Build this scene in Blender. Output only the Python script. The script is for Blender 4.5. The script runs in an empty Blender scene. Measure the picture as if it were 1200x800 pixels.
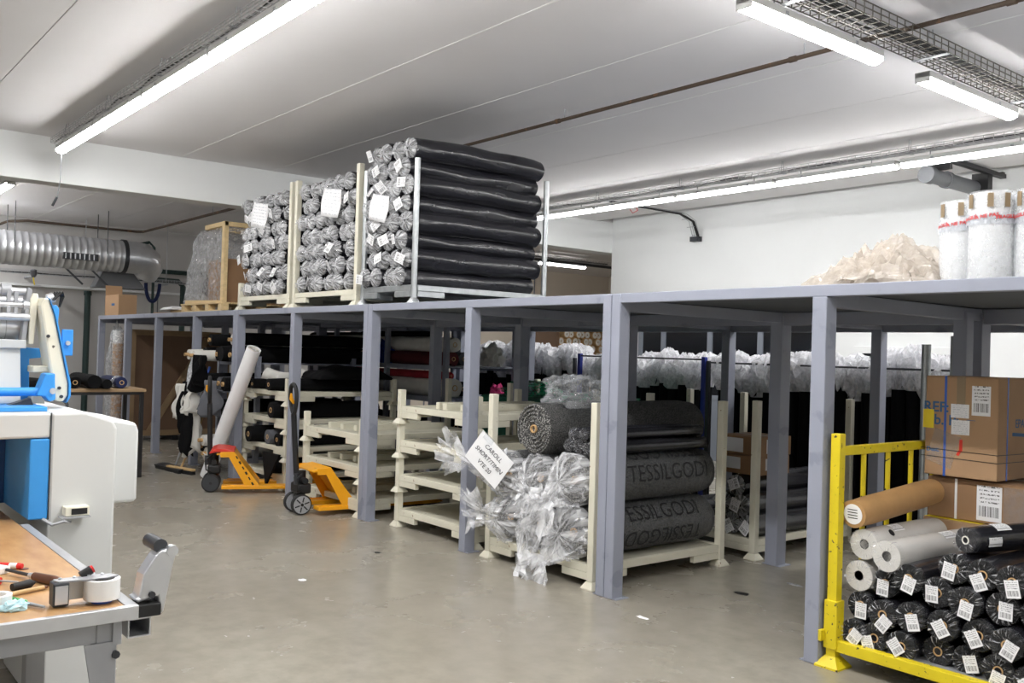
import bpy, bmesh, math, random
from mathutils import Vector, Matrix, Euler, noise
R = math.radians
PI = math.pi
random.seed(7)
scene = bpy.context.scene
COL = scene.collection

# ---------------------------------------------------------------- camera, world, exposure
FPX = 1087.11
YAW, PITCH, ROLL, CAMH = 0.677492, -0.0114559, 0.029732, 1.65
_f = Vector((-math.cos(YAW), math.sin(YAW), 0)); _r = Vector((math.sin(YAW), math.cos(YAW), 0)); _u = Vector((0, 0, 1))
_f2 = _f * math.cos(PITCH) - _u * math.sin(PITCH); _u2 = _u * math.cos(PITCH) + _f * math.sin(PITCH)
_r2 = _r * math.cos(ROLL) + _u2 * math.sin(ROLL); _u3 = _u2 * math.cos(ROLL) - _r * math.sin(ROLL)
cam_data = bpy.data.cameras.new('camera'); cam = bpy.data.objects.new('camera', cam_data); COL.objects.link(cam)
cam_data.sensor_fit = 'HORIZONTAL'; cam_data.sensor_width = 36.0; cam_data.lens = FPX / 1200 * 36.0
cam_data.clip_start = 0.05; cam_data.clip_end = 200
M3 = Matrix((_r2, _u3, -_f2)).transposed()
cam.matrix_world = Matrix.Translation((0, 0, CAMH)) @ M3.to_4x4()
scene.camera = cam
world = bpy.data.worlds.new('world'); scene.world = world; world.use_nodes = True
world.node_tree.nodes['Background'].inputs[0].default_value = (0.75, 0.8, 0.9, 1)
world.node_tree.nodes['Background'].inputs[1].default_value = 0.05
vs = scene.view_settings
vs.view_transform = 'Standard'; vs.look = 'None'; vs.exposure = 0.0; vs.gamma = 1.0; vs.use_curve_mapping = False
LAMP_STRENGTH = 61.0

# ---------------------------------------------------------------- materials
def lin(c):
    return tuple(((x / 255) / 12.92 if x / 255 <= 0.04045 else ((x / 255 + 0.055) / 1.055) ** 2.4) for x in c)
MATS = {}
def mat(name, rgb, rough=0.6, metal=0.0, var=0.0, vscale=6.0, bump=0.0, bscale=60.0, rnd=0.0, chips=None, chip_scale=25.0,
        chip_at=0.66, rgb2=None, stretch=None, emit=None, spec=0.5, coat=0.0, rvar=0.0):
    """procedural principled material: base colour, a noise blend towards a second tone, random tint per object, chips of another colour, fine bump"""
    m = bpy.data.materials.new(name); m.use_nodes = True; MATS[name] = m
    nt = m.node_tree; N = nt.nodes; L = nt.links
    b = N['Principled BSDF']
    b.inputs['Roughness'].default_value = rough; b.inputs['Metallic'].default_value = metal
    b.inputs['Specular IOR Level'].default_value = spec
    if coat: b.inputs['Coat Weight'].default_value = coat; b.inputs['Coat Roughness'].default_value = 0.1
    c = lin(rgb)
    b.inputs['Base Color'].default_value = (*c, 1)
    m.diffuse_color = (*c, 1)
    tc = N.new('ShaderNodeTexCoord'); co = tc.outputs['Object']
    if stretch:
        mp = N.new('ShaderNodeMapping'); mp.inputs['Scale'].default_value = stretch; L.new(co, mp.inputs[0]); co = mp.outputs[0]
    cur = None
    if var or rgb2:
        n = N.new('ShaderNodeTexNoise'); n.inputs['Scale'].default_value = vscale; n.inputs['Detail'].default_value = 5
        L.new(co, n.inputs['Vector'])
        mx = N.new('ShaderNodeMix'); mx.data_type = 'RGBA'
        c2 = lin(rgb2) if rgb2 else tuple(x * (1 - var) for x in c)
        c1 = c if rgb2 else tuple(min(1, x * (1 + var)) for x in c)
        mx.inputs['A'].default_value = (*c1, 1); mx.inputs['B'].default_value = (*c2, 1)
        rp = N.new('ShaderNodeMapRange'); rp.inputs[1].default_value = 0.3; rp.inputs[2].default_value = 0.7
        L.new(n.outputs['Fac'], rp.inputs[0]); L.new(rp.outputs[0], mx.inputs['Factor'])
        cur = mx.outputs['Result']
        if rvar:
            rr = N.new('ShaderNodeMapRange'); rr.inputs[1].default_value = 0.3; rr.inputs[2].default_value = 0.7
            rr.inputs[3].default_value = rough - rvar; rr.inputs[4].default_value = rough + rvar
            L.new(n.outputs['Fac'], rr.inputs[0]); L.new(rr.outputs[0], b.inputs['Roughness'])
    if rnd:
        oi = N.new('ShaderNodeObjectInfo'); hs = N.new('ShaderNodeHueSaturation')
        mr = N.new('ShaderNodeMapRange'); mr.inputs[3].default_value = 1 - rnd; mr.inputs[4].default_value = 1 + rnd
        L.new(oi.outputs['Random'], mr.inputs[0]); L.new(mr.outputs[0], hs.inputs['Value'])
        if cur: L.new(cur, hs.inputs['Color'])
        else: hs.inputs['Color'].default_value = (*c, 1)
        cur = hs.outputs[0]
    if chips:
        n2 = N.new('ShaderNodeTexNoise'); n2.inputs['Scale'].default_value = chip_scale; n2.inputs['Detail'].default_value = 6
        L.new(co, n2.inputs['Vector'])
        ra = N.new('ShaderNodeMapRange'); ra.inputs[1].default_value = chip_at; ra.inputs[2].default_value = chip_at + 0.03
        L.new(n2.outputs['Fac'], ra.inputs[0])
        m2 = N.new('ShaderNodeMix'); m2.data_type = 'RGBA'
        if cur: L.new(cur, m2.inputs['A'])
        else: m2.inputs['A'].default_value = (*c, 1)
        m2.inputs['B'].default_value = (*lin(chips), 1); L.new(ra.outputs[0], m2.inputs['Factor'])
        cur = m2.outputs['Result']
    if cur: L.new(cur, b.inputs['Base Color'])
    if bump:
        n3 = N.new('ShaderNodeTexNoise'); n3.inputs['Scale'].default_value = bscale; n3.inputs['Detail'].default_value = 4
        L.new(co, n3.inputs['Vector'])
        bp = N.new('ShaderNodeBump'); bp.inputs['Strength'].default_value = bump; bp.inputs['Distance'].default_value = 0.01
        L.new(n3.outputs['Fac'], bp.inputs['Height']); L.new(bp.outputs[0], b.inputs['Normal'])
    if emit:
        b.inputs['Emission Color'].default_value = (*emit[0], 1); b.inputs['Emission Strength'].default_value = emit[1]
    return m

def film_mat(name, rgb, opac, rough=0.18, spread=0.3, scale=9.0):
    """clear crinkled plastic film: part lets light straight through, part is a glossy white sheet; creases come from a noise"""
    m = bpy.data.materials.new(name); m.use_nodes = True; MATS[name] = m
    nt = m.node_tree; N = nt.nodes; L = nt.links
    b = N['Principled BSDF']; out = N['Material Output']
    b.inputs['Base Color'].default_value = (*lin(rgb), 1); b.inputs['Roughness'].default_value = rough
    b.inputs['Specular IOR Level'].default_value = 0.9
    tr = N.new('ShaderNodeBsdfTransparent'); tr.inputs[0].default_value = (0.96, 0.97, 0.98, 1)
    mx = N.new('ShaderNodeMixShader')
    tc = N.new('ShaderNodeTexCoord')
    n = N.new('ShaderNodeTexNoise'); n.inputs['Scale'].default_value = scale; n.inputs['Detail'].default_value = 6; n.inputs['Roughness'].default_value = 0.7
    L.new(tc.outputs['Object'], n.inputs['Vector'])
    mr = N.new('ShaderNodeMapRange'); mr.inputs[1].default_value = 0.35; mr.inputs[2].default_value = 0.65
    mr.inputs[3].default_value = max(0.02, opac - spread); mr.inputs[4].default_value = min(1, opac + spread)
    L.new(n.outputs['Fac'], mr.inputs[0]); L.new(mr.outputs[0], mx.inputs[0])
    n3 = N.new('ShaderNodeTexNoise'); n3.inputs['Scale'].default_value = scale * 3; L.new(tc.outputs['Object'], n3.inputs['Vector'])
    bp = N.new('ShaderNodeBump'); bp.inputs['Strength'].default_value = 0.6; bp.inputs['Distance'].default_value = 0.01
    L.new(n3.outputs['Fac'], bp.inputs['Height']); L.new(bp.outputs[0], b.inputs['Normal'])
    tl = N.new('ShaderNodeBsdfTranslucent'); tl.inputs[0].default_value = (*lin(rgb), 1); m2 = N.new('ShaderNodeMixShader'); m2.inputs[0].default_value = 0.4
    L.new(b.outputs[0], m2.inputs[1]); L.new(tl.outputs[0], m2.inputs[2])
    L.new(tr.outputs[0], mx.inputs[1]); L.new(m2.outputs[0], mx.inputs[2]); L.new(mx.outputs[0], out.inputs[0])
    return m

mat('wall_white', (232, 234, 234), 0.75, var=0.02, vscale=1.2, bump=0.05, bscale=40)
mat('wall_beige', (226, 216, 202), 0.8, var=0.03, vscale=0.8)
mat('wall_grey', (190, 188, 186), 0.8, var=0.03, vscale=0.8)
mat('ceiling', (231, 229, 230), 0.85, var=0.02, vscale=0.7)
mat('caulk', (238, 238, 236), 0.7)
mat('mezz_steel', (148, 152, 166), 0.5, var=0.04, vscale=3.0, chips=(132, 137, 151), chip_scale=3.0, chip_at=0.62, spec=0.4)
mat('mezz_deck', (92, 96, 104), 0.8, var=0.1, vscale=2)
mat('cream', (224, 220, 202), 0.45, var=0.04, vscale=4, chips=(150, 118, 88), chip_scale=24, chip_at=0.70, bump=0.03)
mat('cream_deck', (196, 192, 174), 0.6, var=0.1, vscale=5, chips=(140, 126, 104), chip_scale=12, chip_at=0.66)
mat('galv', (176, 180, 182), 0.38, metal=0.75, var=0.12, vscale=14)
mat('alu', (214, 216, 220), 0.32, metal=0.75, var=0.06, vscale=10)
mat('steel_dark', (70, 72, 76), 0.45, metal=0.6)
mat('steel_grey', (164, 166, 170), 0.45, metal=0.25, var=0.08, vscale=6)
mat('black_paint', (24, 24, 26), 0.45)
mat('black_rubber', (30, 30, 31), 0.7)
mat('fabric_black', (14, 14, 16), 0.95, bump=0.3, bscale=120, rnd=0.3, spec=0.2)
mat('fabric_black_open', (14, 14, 16), 0.95, bump=0.3, bscale=120, spec=0.2)
mat('wrap_black', (34, 34, 39), 0.24, var=0.25, vscale=7, bump=0.9, bscale=7, spec=0.6, stretch=(1, 0.45, 1))
mat('fabric_white', (222, 220, 214), 0.9, var=0.06, vscale=8)
mat('fabric_grey', (92, 94, 100), 0.95, var=0.1)
mat('fabric_red', (150, 30, 42), 0.9, var=0.15, vscale=6)
mat('fabric_darkred', (92, 30, 34), 0.9, var=0.15, vscale=6)
mat('fabric_blue', (34, 70, 160), 0.85, var=0.2, vscale=9)
mat('fabric_navy', (22, 34, 76), 0.85)
mat('fabric_pink', (226, 70, 140), 0.8)
mat('fabric_green', (16, 92, 70), 0.6, var=0.3, vscale=9)
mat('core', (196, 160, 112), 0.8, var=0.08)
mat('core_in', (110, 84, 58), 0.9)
mat('core_white', (230, 226, 218), 0.8)
mat('cardboard', (176, 142, 108), 0.8, var=0.05, vscale=5)
mat('cardboard_dark', (152, 118, 86), 0.8, var=0.06, vscale=5)
mat('kraft', (178, 138, 90), 0.6, var=0.1, vscale=8, bump=0.15, bscale=20)
mat('paper', (240, 240, 242), 0.7)
mat('ink', (20, 20, 24), 0.7)
mat('ink_red', (200, 50, 50), 0.7)
mat('ink_blue', (62, 104, 150), 0.7)
mat('strap_blue', (52, 96, 190), 0.4)
mat('strap_white', (232, 232, 230), 0.4)
mat('tape_yellow', (246, 220, 40), 0.5)
mat('tape_brown', (146, 126, 98), 0.35)
mat('wood', (196, 164, 116), 0.7, var=0.1, vscale=3, stretch=(1, 8, 8))
mat('wood_pale', (222, 196, 148), 0.7, var=0.1, vscale=3, stretch=(1, 8, 8))
mat('wood_panel', (122, 96, 76), 0.75, var=0.08, vscale=2)
mat('wood_beam', (158, 132, 100), 0.75, var=0.1, vscale=4)
mat('plywood', (188, 148, 100), 0.4, rgb2=(166, 124, 78), vscale=7, stretch=(1, 3, 1), coat=0.1)
mat('yellow', (222, 200, 30), 0.45, var=0.06, chips=(70, 60, 44), chip_scale=38, chip_at=0.64)
mat('orange', (240, 166, 22), 0.35, var=0.04, chips=(120, 84, 40), chip_scale=14, chip_at=0.72)
mat('red_paint', (206, 50, 36), 0.4)
mat('machine_white', (208, 210, 209), 0.45, var=0.02, vscale=3, chips=(150, 146, 138), chip_scale=10, chip_at=0.76)
mat('machine_cream', (228, 224, 206), 0.45, var=0.03, chips=(90, 80, 70), chip_scale=14, chip_at=0.72)
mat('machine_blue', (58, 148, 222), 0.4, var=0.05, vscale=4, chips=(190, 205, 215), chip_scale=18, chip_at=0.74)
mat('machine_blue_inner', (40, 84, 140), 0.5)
mat('pipe_rust', (74, 60, 48), 0.7, chips=(104, 76, 52), chip_scale=6, chip_at=0.6)
mat('pipe_green', (28, 52, 50), 0.5)
mat('blue_post', (34, 50, 140), 0.45)
mat('dark_glass', (26, 28, 32), 0.12, var=0.3, vscale=1.5, spec=0.5)
mat('frame_grey', (120, 126, 136), 0.5)
mat('plastic_grey', (104, 106, 110), 0.5)
mat('lamp_body', (206, 206, 204), 0.5)
mat('diffuser', (255, 254, 252), 0.4, emit=((1.0, 0.992, 0.982), LAMP_STRENGTH))
mat('cable_black', (16, 16, 18), 0.5)
mat('white_plastic', (238, 238, 236), 0.4)
mat('tape_roll', (244, 244, 242), 0.35)
mat('green_plastic', (60, 150, 80), 0.4)
mat('red_plastic', (214, 34, 34), 0.4)
mat('wood_dark', (92, 54, 34), 0.45)
mat('cloth_cyan', (190, 226, 236), 0.8)
film_mat('film', (240, 242, 246), 0.34, rough=0.12, spread=0.18, scale=16)
film_mat('film_dense', (242, 243, 246), 0.55, spread=0.25, scale=26)
film_mat('film_light', (236, 238, 242), 0.12, rough=0.1, spread=0.07, scale=20)
film_mat('film_cream', (226, 216, 204), 0.5, spread=0.12, scale=10)
film_mat('film_green', (40, 170, 120), 0.6, spread=0.3)
def radial_film(name, base, peak, freq=9.0, at=0.52, width=0.16, rgb=(244, 245, 248)):
    """film gathered over a roll end: clear, with bright pleat streaks running to the middle"""
    m = bpy.data.materials.new(name); m.use_nodes = True; MATS[name] = m
    nt = m.node_tree; N = nt.nodes; L = nt.links; b = N['Principled BSDF']; out = N['Material Output']
    b.inputs['Base Color'].default_value = (*lin(rgb), 1); b.inputs['Roughness'].default_value = 0.14; b.inputs['Specular IOR Level'].default_value = 0.9
    tc = N.new('ShaderNodeTexCoord'); sp = N.new('ShaderNodeSeparateXYZ'); L.new(tc.outputs['Object'], sp.inputs[0])
    def mth(op, a, v=0.0):
        q = N.new('ShaderNodeMath'); q.operation = op
        for k, u in enumerate((a, v)):
            if isinstance(u, (int, float)): q.inputs[k].default_value = u
            else: L.new(u, q.inputs[k])
        return q.outputs[0]
    x, y, z = sp.outputs[0], sp.outputs[1], sp.outputs[2]
    r = mth('SQRT', mth('ADD', mth('MULTIPLY', x, x), mth('MULTIPLY', z, z)))
    cx = N.new('ShaderNodeCombineXYZ'); L.new(mth('DIVIDE', x, mth('ADD', r, .004)), cx.inputs[0]); L.new(mth('DIVIDE', z, mth('ADD', r, .004)), cx.inputs[1]); L.new(mth('MULTIPLY', r, 2.2), cx.inputs[2])
    oi = N.new('ShaderNodeObjectInfo'); ad = N.new('ShaderNodeVectorMath'); ad.operation = 'ADD'; sc = N.new('ShaderNodeVectorMath'); sc.operation = 'SCALE'; sc.inputs['Scale'].default_value = 40
    cc = N.new('ShaderNodeCombineXYZ'); L.new(oi.outputs['Random'], cc.inputs[0]); L.new(cc.outputs[0], sc.inputs[0]); L.new(cx.outputs[0], ad.inputs[0]); L.new(sc.outputs[0], ad.inputs[1])
    n = N.new('ShaderNodeTexNoise'); n.inputs['Scale'].default_value = freq; n.inputs['Detail'].default_value = 3; L.new(ad.outputs[0], n.inputs['Vector'])
    mr = N.new('ShaderNodeMapRange'); mr.inputs[1].default_value = at; mr.inputs[2].default_value = at + width; mr.inputs[3].default_value = base; mr.inputs[4].default_value = peak
    L.new(n.outputs['Fac'], mr.inputs[0])
    tr = N.new('ShaderNodeBsdfTransparent'); mx = N.new('ShaderNodeMixShader'); L.new(mr.outputs[0], mx.inputs[0]); L.new(tr.outputs[0], mx.inputs[1]); L.new(b.outputs[0], mx.inputs[2]); L.new(mx.outputs[0], out.inputs[0])
    bp = N.new('ShaderNodeBump'); bp.inputs['Strength'].default_value = 0.5; bp.inputs['Distance'].default_value = 0.006; L.new(n.outputs['Fac'], bp.inputs['Height']); L.new(bp.outputs[0], b.inputs['Normal'])
radial_film('film_radial', 0.03, 0.5, at=0.56, width=0.14)
radial_film('film_tuft', 0.20, 0.75, freq=4.2, at=0.42, width=0.3)

def floor_material():
    m = bpy.data.materials.new('concrete_floor'); m.use_nodes = True; MATS['concrete'] = m
    nt = m.node_tree; N = nt.nodes; L = nt.links; b = N['Principled BSDF']
    tc = N.new('ShaderNodeTexCoord')
    def nz(s, d=6, r=0.6):
        n = N.new('ShaderNodeTexNoise'); n.inputs['Scale'].default_value = s; n.inputs['Detail'].default_value = d; n.inputs['Roughness'].default_value = r
        L.new(tc.outputs['Object'], n.inputs['Vector']); return n.outputs['Fac']
    def rng(s, a, b_, c, d):
        q = N.new('ShaderNodeMapRange'); q.inputs[1].default_value = a; q.inputs[2].default_value = b_; q.inputs[3].default_value = c; q.inputs[4].default_value = d
        L.new(s, q.inputs[0]); return q.outputs[0]
    def mixc(f, a, b_):
        q = N.new('ShaderNodeMix'); q.data_type = 'RGBA'; L.new(f, q.inputs['Factor'])
        for k, v in (('A', a), ('B', b_)):
            if isinstance(v, tuple): q.inputs[k].default_value = (*lin(v), 1)
            else: L.new(v, q.inputs[k])
        return q.outputs['Result']
    base = mixc(rng(nz(0.55), 0.35, 0.65, 0, 1), (158, 153, 141), (144, 138, 126))
    fine = mixc(rng(nz(7, 8), 0.4, 0.75, 0, 0.5), base, (124, 117, 106))
    spots = mixc(rng(nz(22, 3), 0.72, 0.78, 0, 0.45), fine, (98, 92, 82))
    pale = mixc(rng(nz(1.7, 4), 0.58, 0.85, 0, 0.4), spots, (172, 167, 156))
    L.new(pale, b.inputs['Base Color'])
    L.new(rng(nz(1.3), 0.3, 0.7, 0.15, 0.34), b.inputs['Roughness'])
    bp = N.new('ShaderNodeBump'); bp.inputs['Strength'].default_value = 0.06; bp.inputs['Distance'].default_value = 0.01
    L.new(nz(30), bp.inputs['Height']); L.new(bp.outputs[0], b.inputs['Normal'])
    b.inputs['Specular IOR Level'].default_value = 0.45
floor_material()

def print_mat(name, paper=(240, 240, 242), ink=(30, 30, 34), sx=1.0, rows=9.0, bars=True):
    """white label with rows of small dark print and a barcode band (flat print)"""
    m = bpy.data.materials.new(name); m.use_nodes = True; MATS[name] = m
    nt = m.node_tree; N = nt.nodes; L = nt.links; b = N['Principled BSDF']; b.inputs['Roughness'].default_value = 0.55
    tc = N.new('ShaderNodeTexCoord'); sp = N.new('ShaderNodeSeparateXYZ'); L.new(tc.outputs['Generated'], sp.inputs[0])
    def mth(op, a, v=None):
        q = N.new('ShaderNodeMath'); q.operation = op
        if isinstance(a, (int, float)): q.inputs[0].default_value = a
        else: L.new(a, q.inputs[0])
        if v is not None:
            if isinstance(v, (int, float)): q.inputs[1].default_value = v
            else: L.new(v, q.inputs[1])
        return q.outputs[0]
    x, z = sp.outputs['X'], sp.outputs['Z']
    row = mth('GREATER_THAN', mth('FRACT', mth('MULTIPLY', z, rows)), 0.62)
    n = N.new('ShaderNodeTexNoise'); n.inputs['Scale'].default_value = 14; n.inputs['Detail'].default_value = 1; L.new(tc.outputs['Generated'], n.inputs['Vector'])
    txt = mth('MULTIPLY', row, mth('GREATER_THAN', n.outputs['Fac'], 0.5))
    bar = mth('GREATER_THAN', mth('FRACT', mth('ADD', mth('MULTIPLY', x, 17.0), mth('SINE', mth('MULTIPLY', x, 41.0)))), 0.5)
    band = mth('MULTIPLY', mth('GREATER_THAN', z, 0.12), mth('LESS_THAN', z, 0.42))
    edge = mth('MULTIPLY', mth('GREATER_THAN', x, 0.1), mth('LESS_THAN', x, 0.9))
    inb = mth('MULTIPLY', bar, band)
    top = mth('MULTIPLY', txt, mth('GREATER_THAN', z, 0.48))
    fac = mth('MULTIPLY', mth('MULTIPLY', mth('MAXIMUM', inb, top) if bars else txt, edge), 0.85)
    mx = N.new('ShaderNodeMix'); mx.data_type = 'RGBA'; mx.inputs['A'].default_value = (*lin(paper), 1); mx.inputs['B'].default_value = (*lin(ink), 1)
    L.new(fac, mx.inputs['Factor']); L.new(mx.outputs['Result'], b.inputs['Base Color'])
print_mat('label_print'); print_mat('sheet_print', ink=(196, 198, 204), bars=False, rows=8)

def carpet_mat(name, a, b_, freq=55.0):
    """knitted rug: fine ribs along the roll with a light fleck"""
    m = bpy.data.materials.new(name); m.use_nodes = True; MATS[name] = m
    nt = m.node_tree; N = nt.nodes; L = nt.links; b = N['Principled BSDF']; b.inputs['Roughness'].default_value = 0.9; b.inputs['Specular IOR Level'].default_value = 0.2
    tc = N.new('ShaderNodeTexCoord')
    v = N.new('ShaderNodeTexVoronoi'); v.inputs['Scale'].default_value = freq; L.new(tc.outputs['Object'], v.inputs['Vector'])
    mr = N.new('ShaderNodeMapRange'); mr.inputs[1].default_value = 0.1; mr.inputs[2].default_value = 0.6; L.new(v.outputs['Distance'], mr.inputs[0])
    mx = N.new('ShaderNodeMix'); mx.data_type = 'RGBA'; mx.inputs['A'].default_value = (*lin(a), 1); mx.inputs['B'].default_value = (*lin(b_), 1)
    L.new(mr.outputs[0], mx.inputs['Factor']); L.new(mx.outputs['Result'], b.inputs['Base Color'])
    bp = N.new('ShaderNodeBump'); bp.inputs['Strength'].default_value = 0.8; bp.inputs['Distance'].default_value = 0.01
    L.new(v.outputs['Distance'], bp.inputs['Height']); L.new(bp.outputs[0], b.inputs['Normal'])
carpet_mat('rug', (118, 118, 116), (62, 62, 62), 130)
carpet_mat('rug_end', (188, 186, 182), (70, 70, 70), 90)

# ---------------------------------------------------------------- helpers
class MB:
    def __init__(s): s.v = []; s.f = []
    def add(s, vs, fs):
        o = len(s.v); s.v += [tuple(v) for v in vs]; s.f += [tuple(i + o for i in f) for f in fs]; return s
    def box(s, x0, x1, y0, y1, z0, z1):
        return s.add([(x0, y0, z0), (x1, y0, z0), (x1, y1, z0), (x0, y1, z0), (x0, y0, z1), (x1, y0, z1), (x1, y1, z1), (x0, y1, z1)],
                     [(0, 3, 2, 1), (4, 5, 6, 7), (0, 1, 5, 4), (1, 2, 6, 5), (2, 3, 7, 6), (3, 0, 4, 7)])
    def obox(s, c, size, rot=None):
        hx, hy, hz = (q / 2 for q in size); m = rot.to_matrix() if isinstance(rot, Euler) else (rot or Matrix.Identity(3)); c = Vector(c)
        vs = [c + m @ Vector(p) for p in ((-hx, -hy, -hz), (hx, -hy, -hz), (hx, hy, -hz), (-hx, hy, -hz), (-hx, -hy, hz), (hx, -hy, hz), (hx, hy, hz), (-hx, hy, hz))]
        return s.add(vs, [(0, 3, 2, 1), (4, 5, 6, 7), (0, 1, 5, 4), (1, 2, 6, 5), (2, 3, 7, 6), (3, 0, 4, 7)])
    def bar(s, a, b, w, h):
        """rectangular bar from a to b, w across, h in the upright sense"""
        a, b = Vector(a), Vector(b); d = (b - a); q = d.to_track_quat('Y', 'Z').to_matrix()
        return s.obox((a + b) / 2, (w, d.length, h), q)
    def cyl(s, a, b, r, n=12, r1=None, caps=True):
        a, b = Vector(a), Vector(b); r1 = r if r1 is None else r1
        q = (b - a).to_track_quat('Z', 'Y').to_matrix(); o = []
        for P, rr in ((a, r), (b, r1)):
            for i in range(n):
                t = 2 * PI * i / n; o.append(P + q @ Vector((rr * math.cos(t), rr * math.sin(t), 0)))
        f = [(i, (i + 1) % n, n + (i + 1) % n, n + i) for i in range(n)]
        if caps: f += [tuple(range(n - 1, -1, -1)), tuple(range(n, 2 * n))]
        return s.add(o, f)
    def ring(s, a, b, r, ri, n=14):
        """hollow cylinder"""
        a, b = Vector(a), Vector(b); q = (b - a).to_track_quat('Z', 'Y').to_matrix(); o = []
        for P, rr in ((a, r), (b, r), (b, ri), (a, ri)):
            for i in range(n):
                t = 2 * PI * i / n; o.append(P + q @ Vector((rr * math.cos(t), rr * math.sin(t), 0)))
        f = []
        for k in range(4):
            A, B = k * n, ((k + 1) % 4) * n
            f += [(A + i, A + (i + 1) % n, B + (i + 1) % n, B + i) for i in range(n)]
        return s.add(o, f)
    def tube(s, pts, r, n=8, caps=True):
        pts = [Vector(p) for p in pts]; o = []; m = len(pts); ref = None
        for i, p in enumerate(pts):
            d = (pts[min(i + 1, m - 1)] - pts[max(i - 1, 0)]).normalized()
            if ref is None: ref = d.orthogonal().normalized()
            ref = (ref - d * ref.dot(d))
            ref = ref.normalized() if ref.length > 1e-6 else d.orthogonal().normalized()
            w = d.cross(ref); rr = r[i] if isinstance(r, (list, tuple)) else r
            for k in range(n):
                t = 2 * PI * k / n; o.append(p + (ref * math.cos(t) + w * math.sin(t)) * rr)
        f = [(i * n + k, i * n + (k + 1) % n, (i + 1) * n + (k + 1) % n, (i + 1) * n + k) for i in range(m - 1) for k in range(n)]
        if caps: f += [tuple(range(n - 1, -1, -1)), tuple(range((m - 1) * n, m * n))]
        return s.add(o, f)
    def lathe(s, prof, o=(0, 0, 0), axis=(0, 0, 1), n=16, closed=False):
        o = Vector(o); q = Vector(axis).to_track_quat('Z', 'Y').to_matrix(); vs = []
        for r_, h in prof:
            for i in range(n):
                t = 2 * PI * i / n; vs.append(o + q @ Vector((r_ * math.cos(t), r_ * math.sin(t), h)))
        m = len(prof)
        f = [(k * n + i, k * n + (i + 1) % n, (k + 1) * n + (i + 1) % n, (k + 1) * n + i) for k in range(m - 1) for i in range(n)]
        if not closed: f += [tuple(range(n - 1, -1, -1)), tuple(range((m - 1) * n, m * n))]
        return s.add(vs, f)
    def prism(s, poly, fn, d0, d1):
        """poly in 2d, fn(u, v, d) -> point"""
        n = len(poly); vs = [fn(u, v, d0) for u, v in poly] + [fn(u, v, d1) for u, v in poly]
        return s.add(vs, [tuple(range(n - 1, -1, -1)), tuple(range(n, 2 * n))] + [(i, (i + 1) % n, n + (i + 1) % n, n + i) for i in range(n)])
    def mesh(s, name, smooth=False, angle=35):
        me = bpy.data.meshes.new(name); me.from_pydata(s.v, [], s.f)
        bm = bmesh.new(); bm.from_mesh(me); bmesh.ops.recalc_face_normals(bm, faces=bm.faces); bm.to_mesh(me); bm.free()
        if smooth: me.shade_smooth(); me.set_sharp_from_angle(angle=R(angle))
        return me
    def build(s, name, m, parent=None, smooth=False, bevel=0.0, angle=35, world=False):
        if world and parent is not None:
            l = ROOTLOC.get(parent.name, Vector((0, 0, 0))); s.v = [(v[0] - l[0], v[1] - l[1], v[2] - l[2]) for v in s.v]
        return obj(name, s.mesh(name, smooth, angle), m, parent, bevel)
ROOTLOC = {}
def obj(name, me, m, parent=None, bevel=0.0):
    if m and not me.materials: me.materials.append(MATS[m] if isinstance(m, str) else m)
    o = bpy.data.objects.new(name, me); COL.objects.link(o)
    if parent is not None:
        o.parent = parent
        if parent.name in ROOTLOC: ROOTLOC[o.name] = ROOTLOC[parent.name]
    if bevel:
        b = o.modifiers.new('bevel', 'BEVEL'); b.width = bevel; b.segments = 2; b.limit_method = 'ANGLE'; b.angle_limit = R(40)
    return o
def tag(o, label, cat, group=None):
    o['label'] = label; o['category'] = cat
    if group: o['group'] = group
    return o
def thing(name, label, cat, loc=(0, 0, 0), rotz=0.0, group=None):
    o = bpy.data.objects.new(name, None); COL.objects.link(o); o.empty_display_size = 0.1
    o.location = loc; o.rotation_euler = (0, 0, rotz); ROOTLOC[o.name] = Vector(loc)
    return tag(o, label, cat, group)
def struct(o):
    o['kind'] = 'structure'; return o
def stuff(o):
    o['kind'] = 'stuff'; return o
def copy_tree(o, parent=None):
    c = o.copy(); COL.objects.link(c); c.parent = parent
    for ch in list(o.children): copy_tree(ch, c)
    return c
ORD = ['first', 'second', 'third', 'fourth', 'fifth', 'sixth', 'seventh', 'eighth', 'ninth', 'tenth', 'eleventh', 'twelfth', 'thirteenth', 'fourteenth',
       'fifteenth', 'sixteenth', 'seventeenth', 'eighteenth', 'nineteenth', 'twentieth']
def text_mesh(txt, size, name='lettering', extrude=0.0008, shear=0.0, align='CENTER', bold=0.0):
    """lettering as a mesh in the xy plane"""
    cu = bpy.data.curves.new(name, 'FONT'); cu.body = txt; cu.size = size; cu.extrude = extrude; cu.shear = shear; cu.align_x = align; cu.align_y = 'CENTER'
    cu.offset = bold; cu.resolution_u = 3
    t = bpy.data.objects.new(name, cu); COL.objects.link(t)
    dg = bpy.context.evaluated_depsgraph_get(); me = bpy.data.meshes.new_from_object(t.evaluated_get(dg))
    bpy.data.objects.remove(t); bpy.data.curves.remove(cu); me.name = name
    return me
def text_obj(txt, size, m, parent, mtx, name='lettering', **k):
    me = text_mesh(txt, size, name, **k); me.transform(mtx); me.materials.clear()
    return obj(name, me, m, parent)
# orientation for print on a face that looks towards -y (front) or +x (right side)
FRONT = Matrix(((1, 0, 0), (0, 0, -1), (0, 1, 0))).to_4x4()
SIDE = Matrix(((0, 0, 1), (1, 0, 0), (0, 1, 0))).to_4x4()
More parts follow.
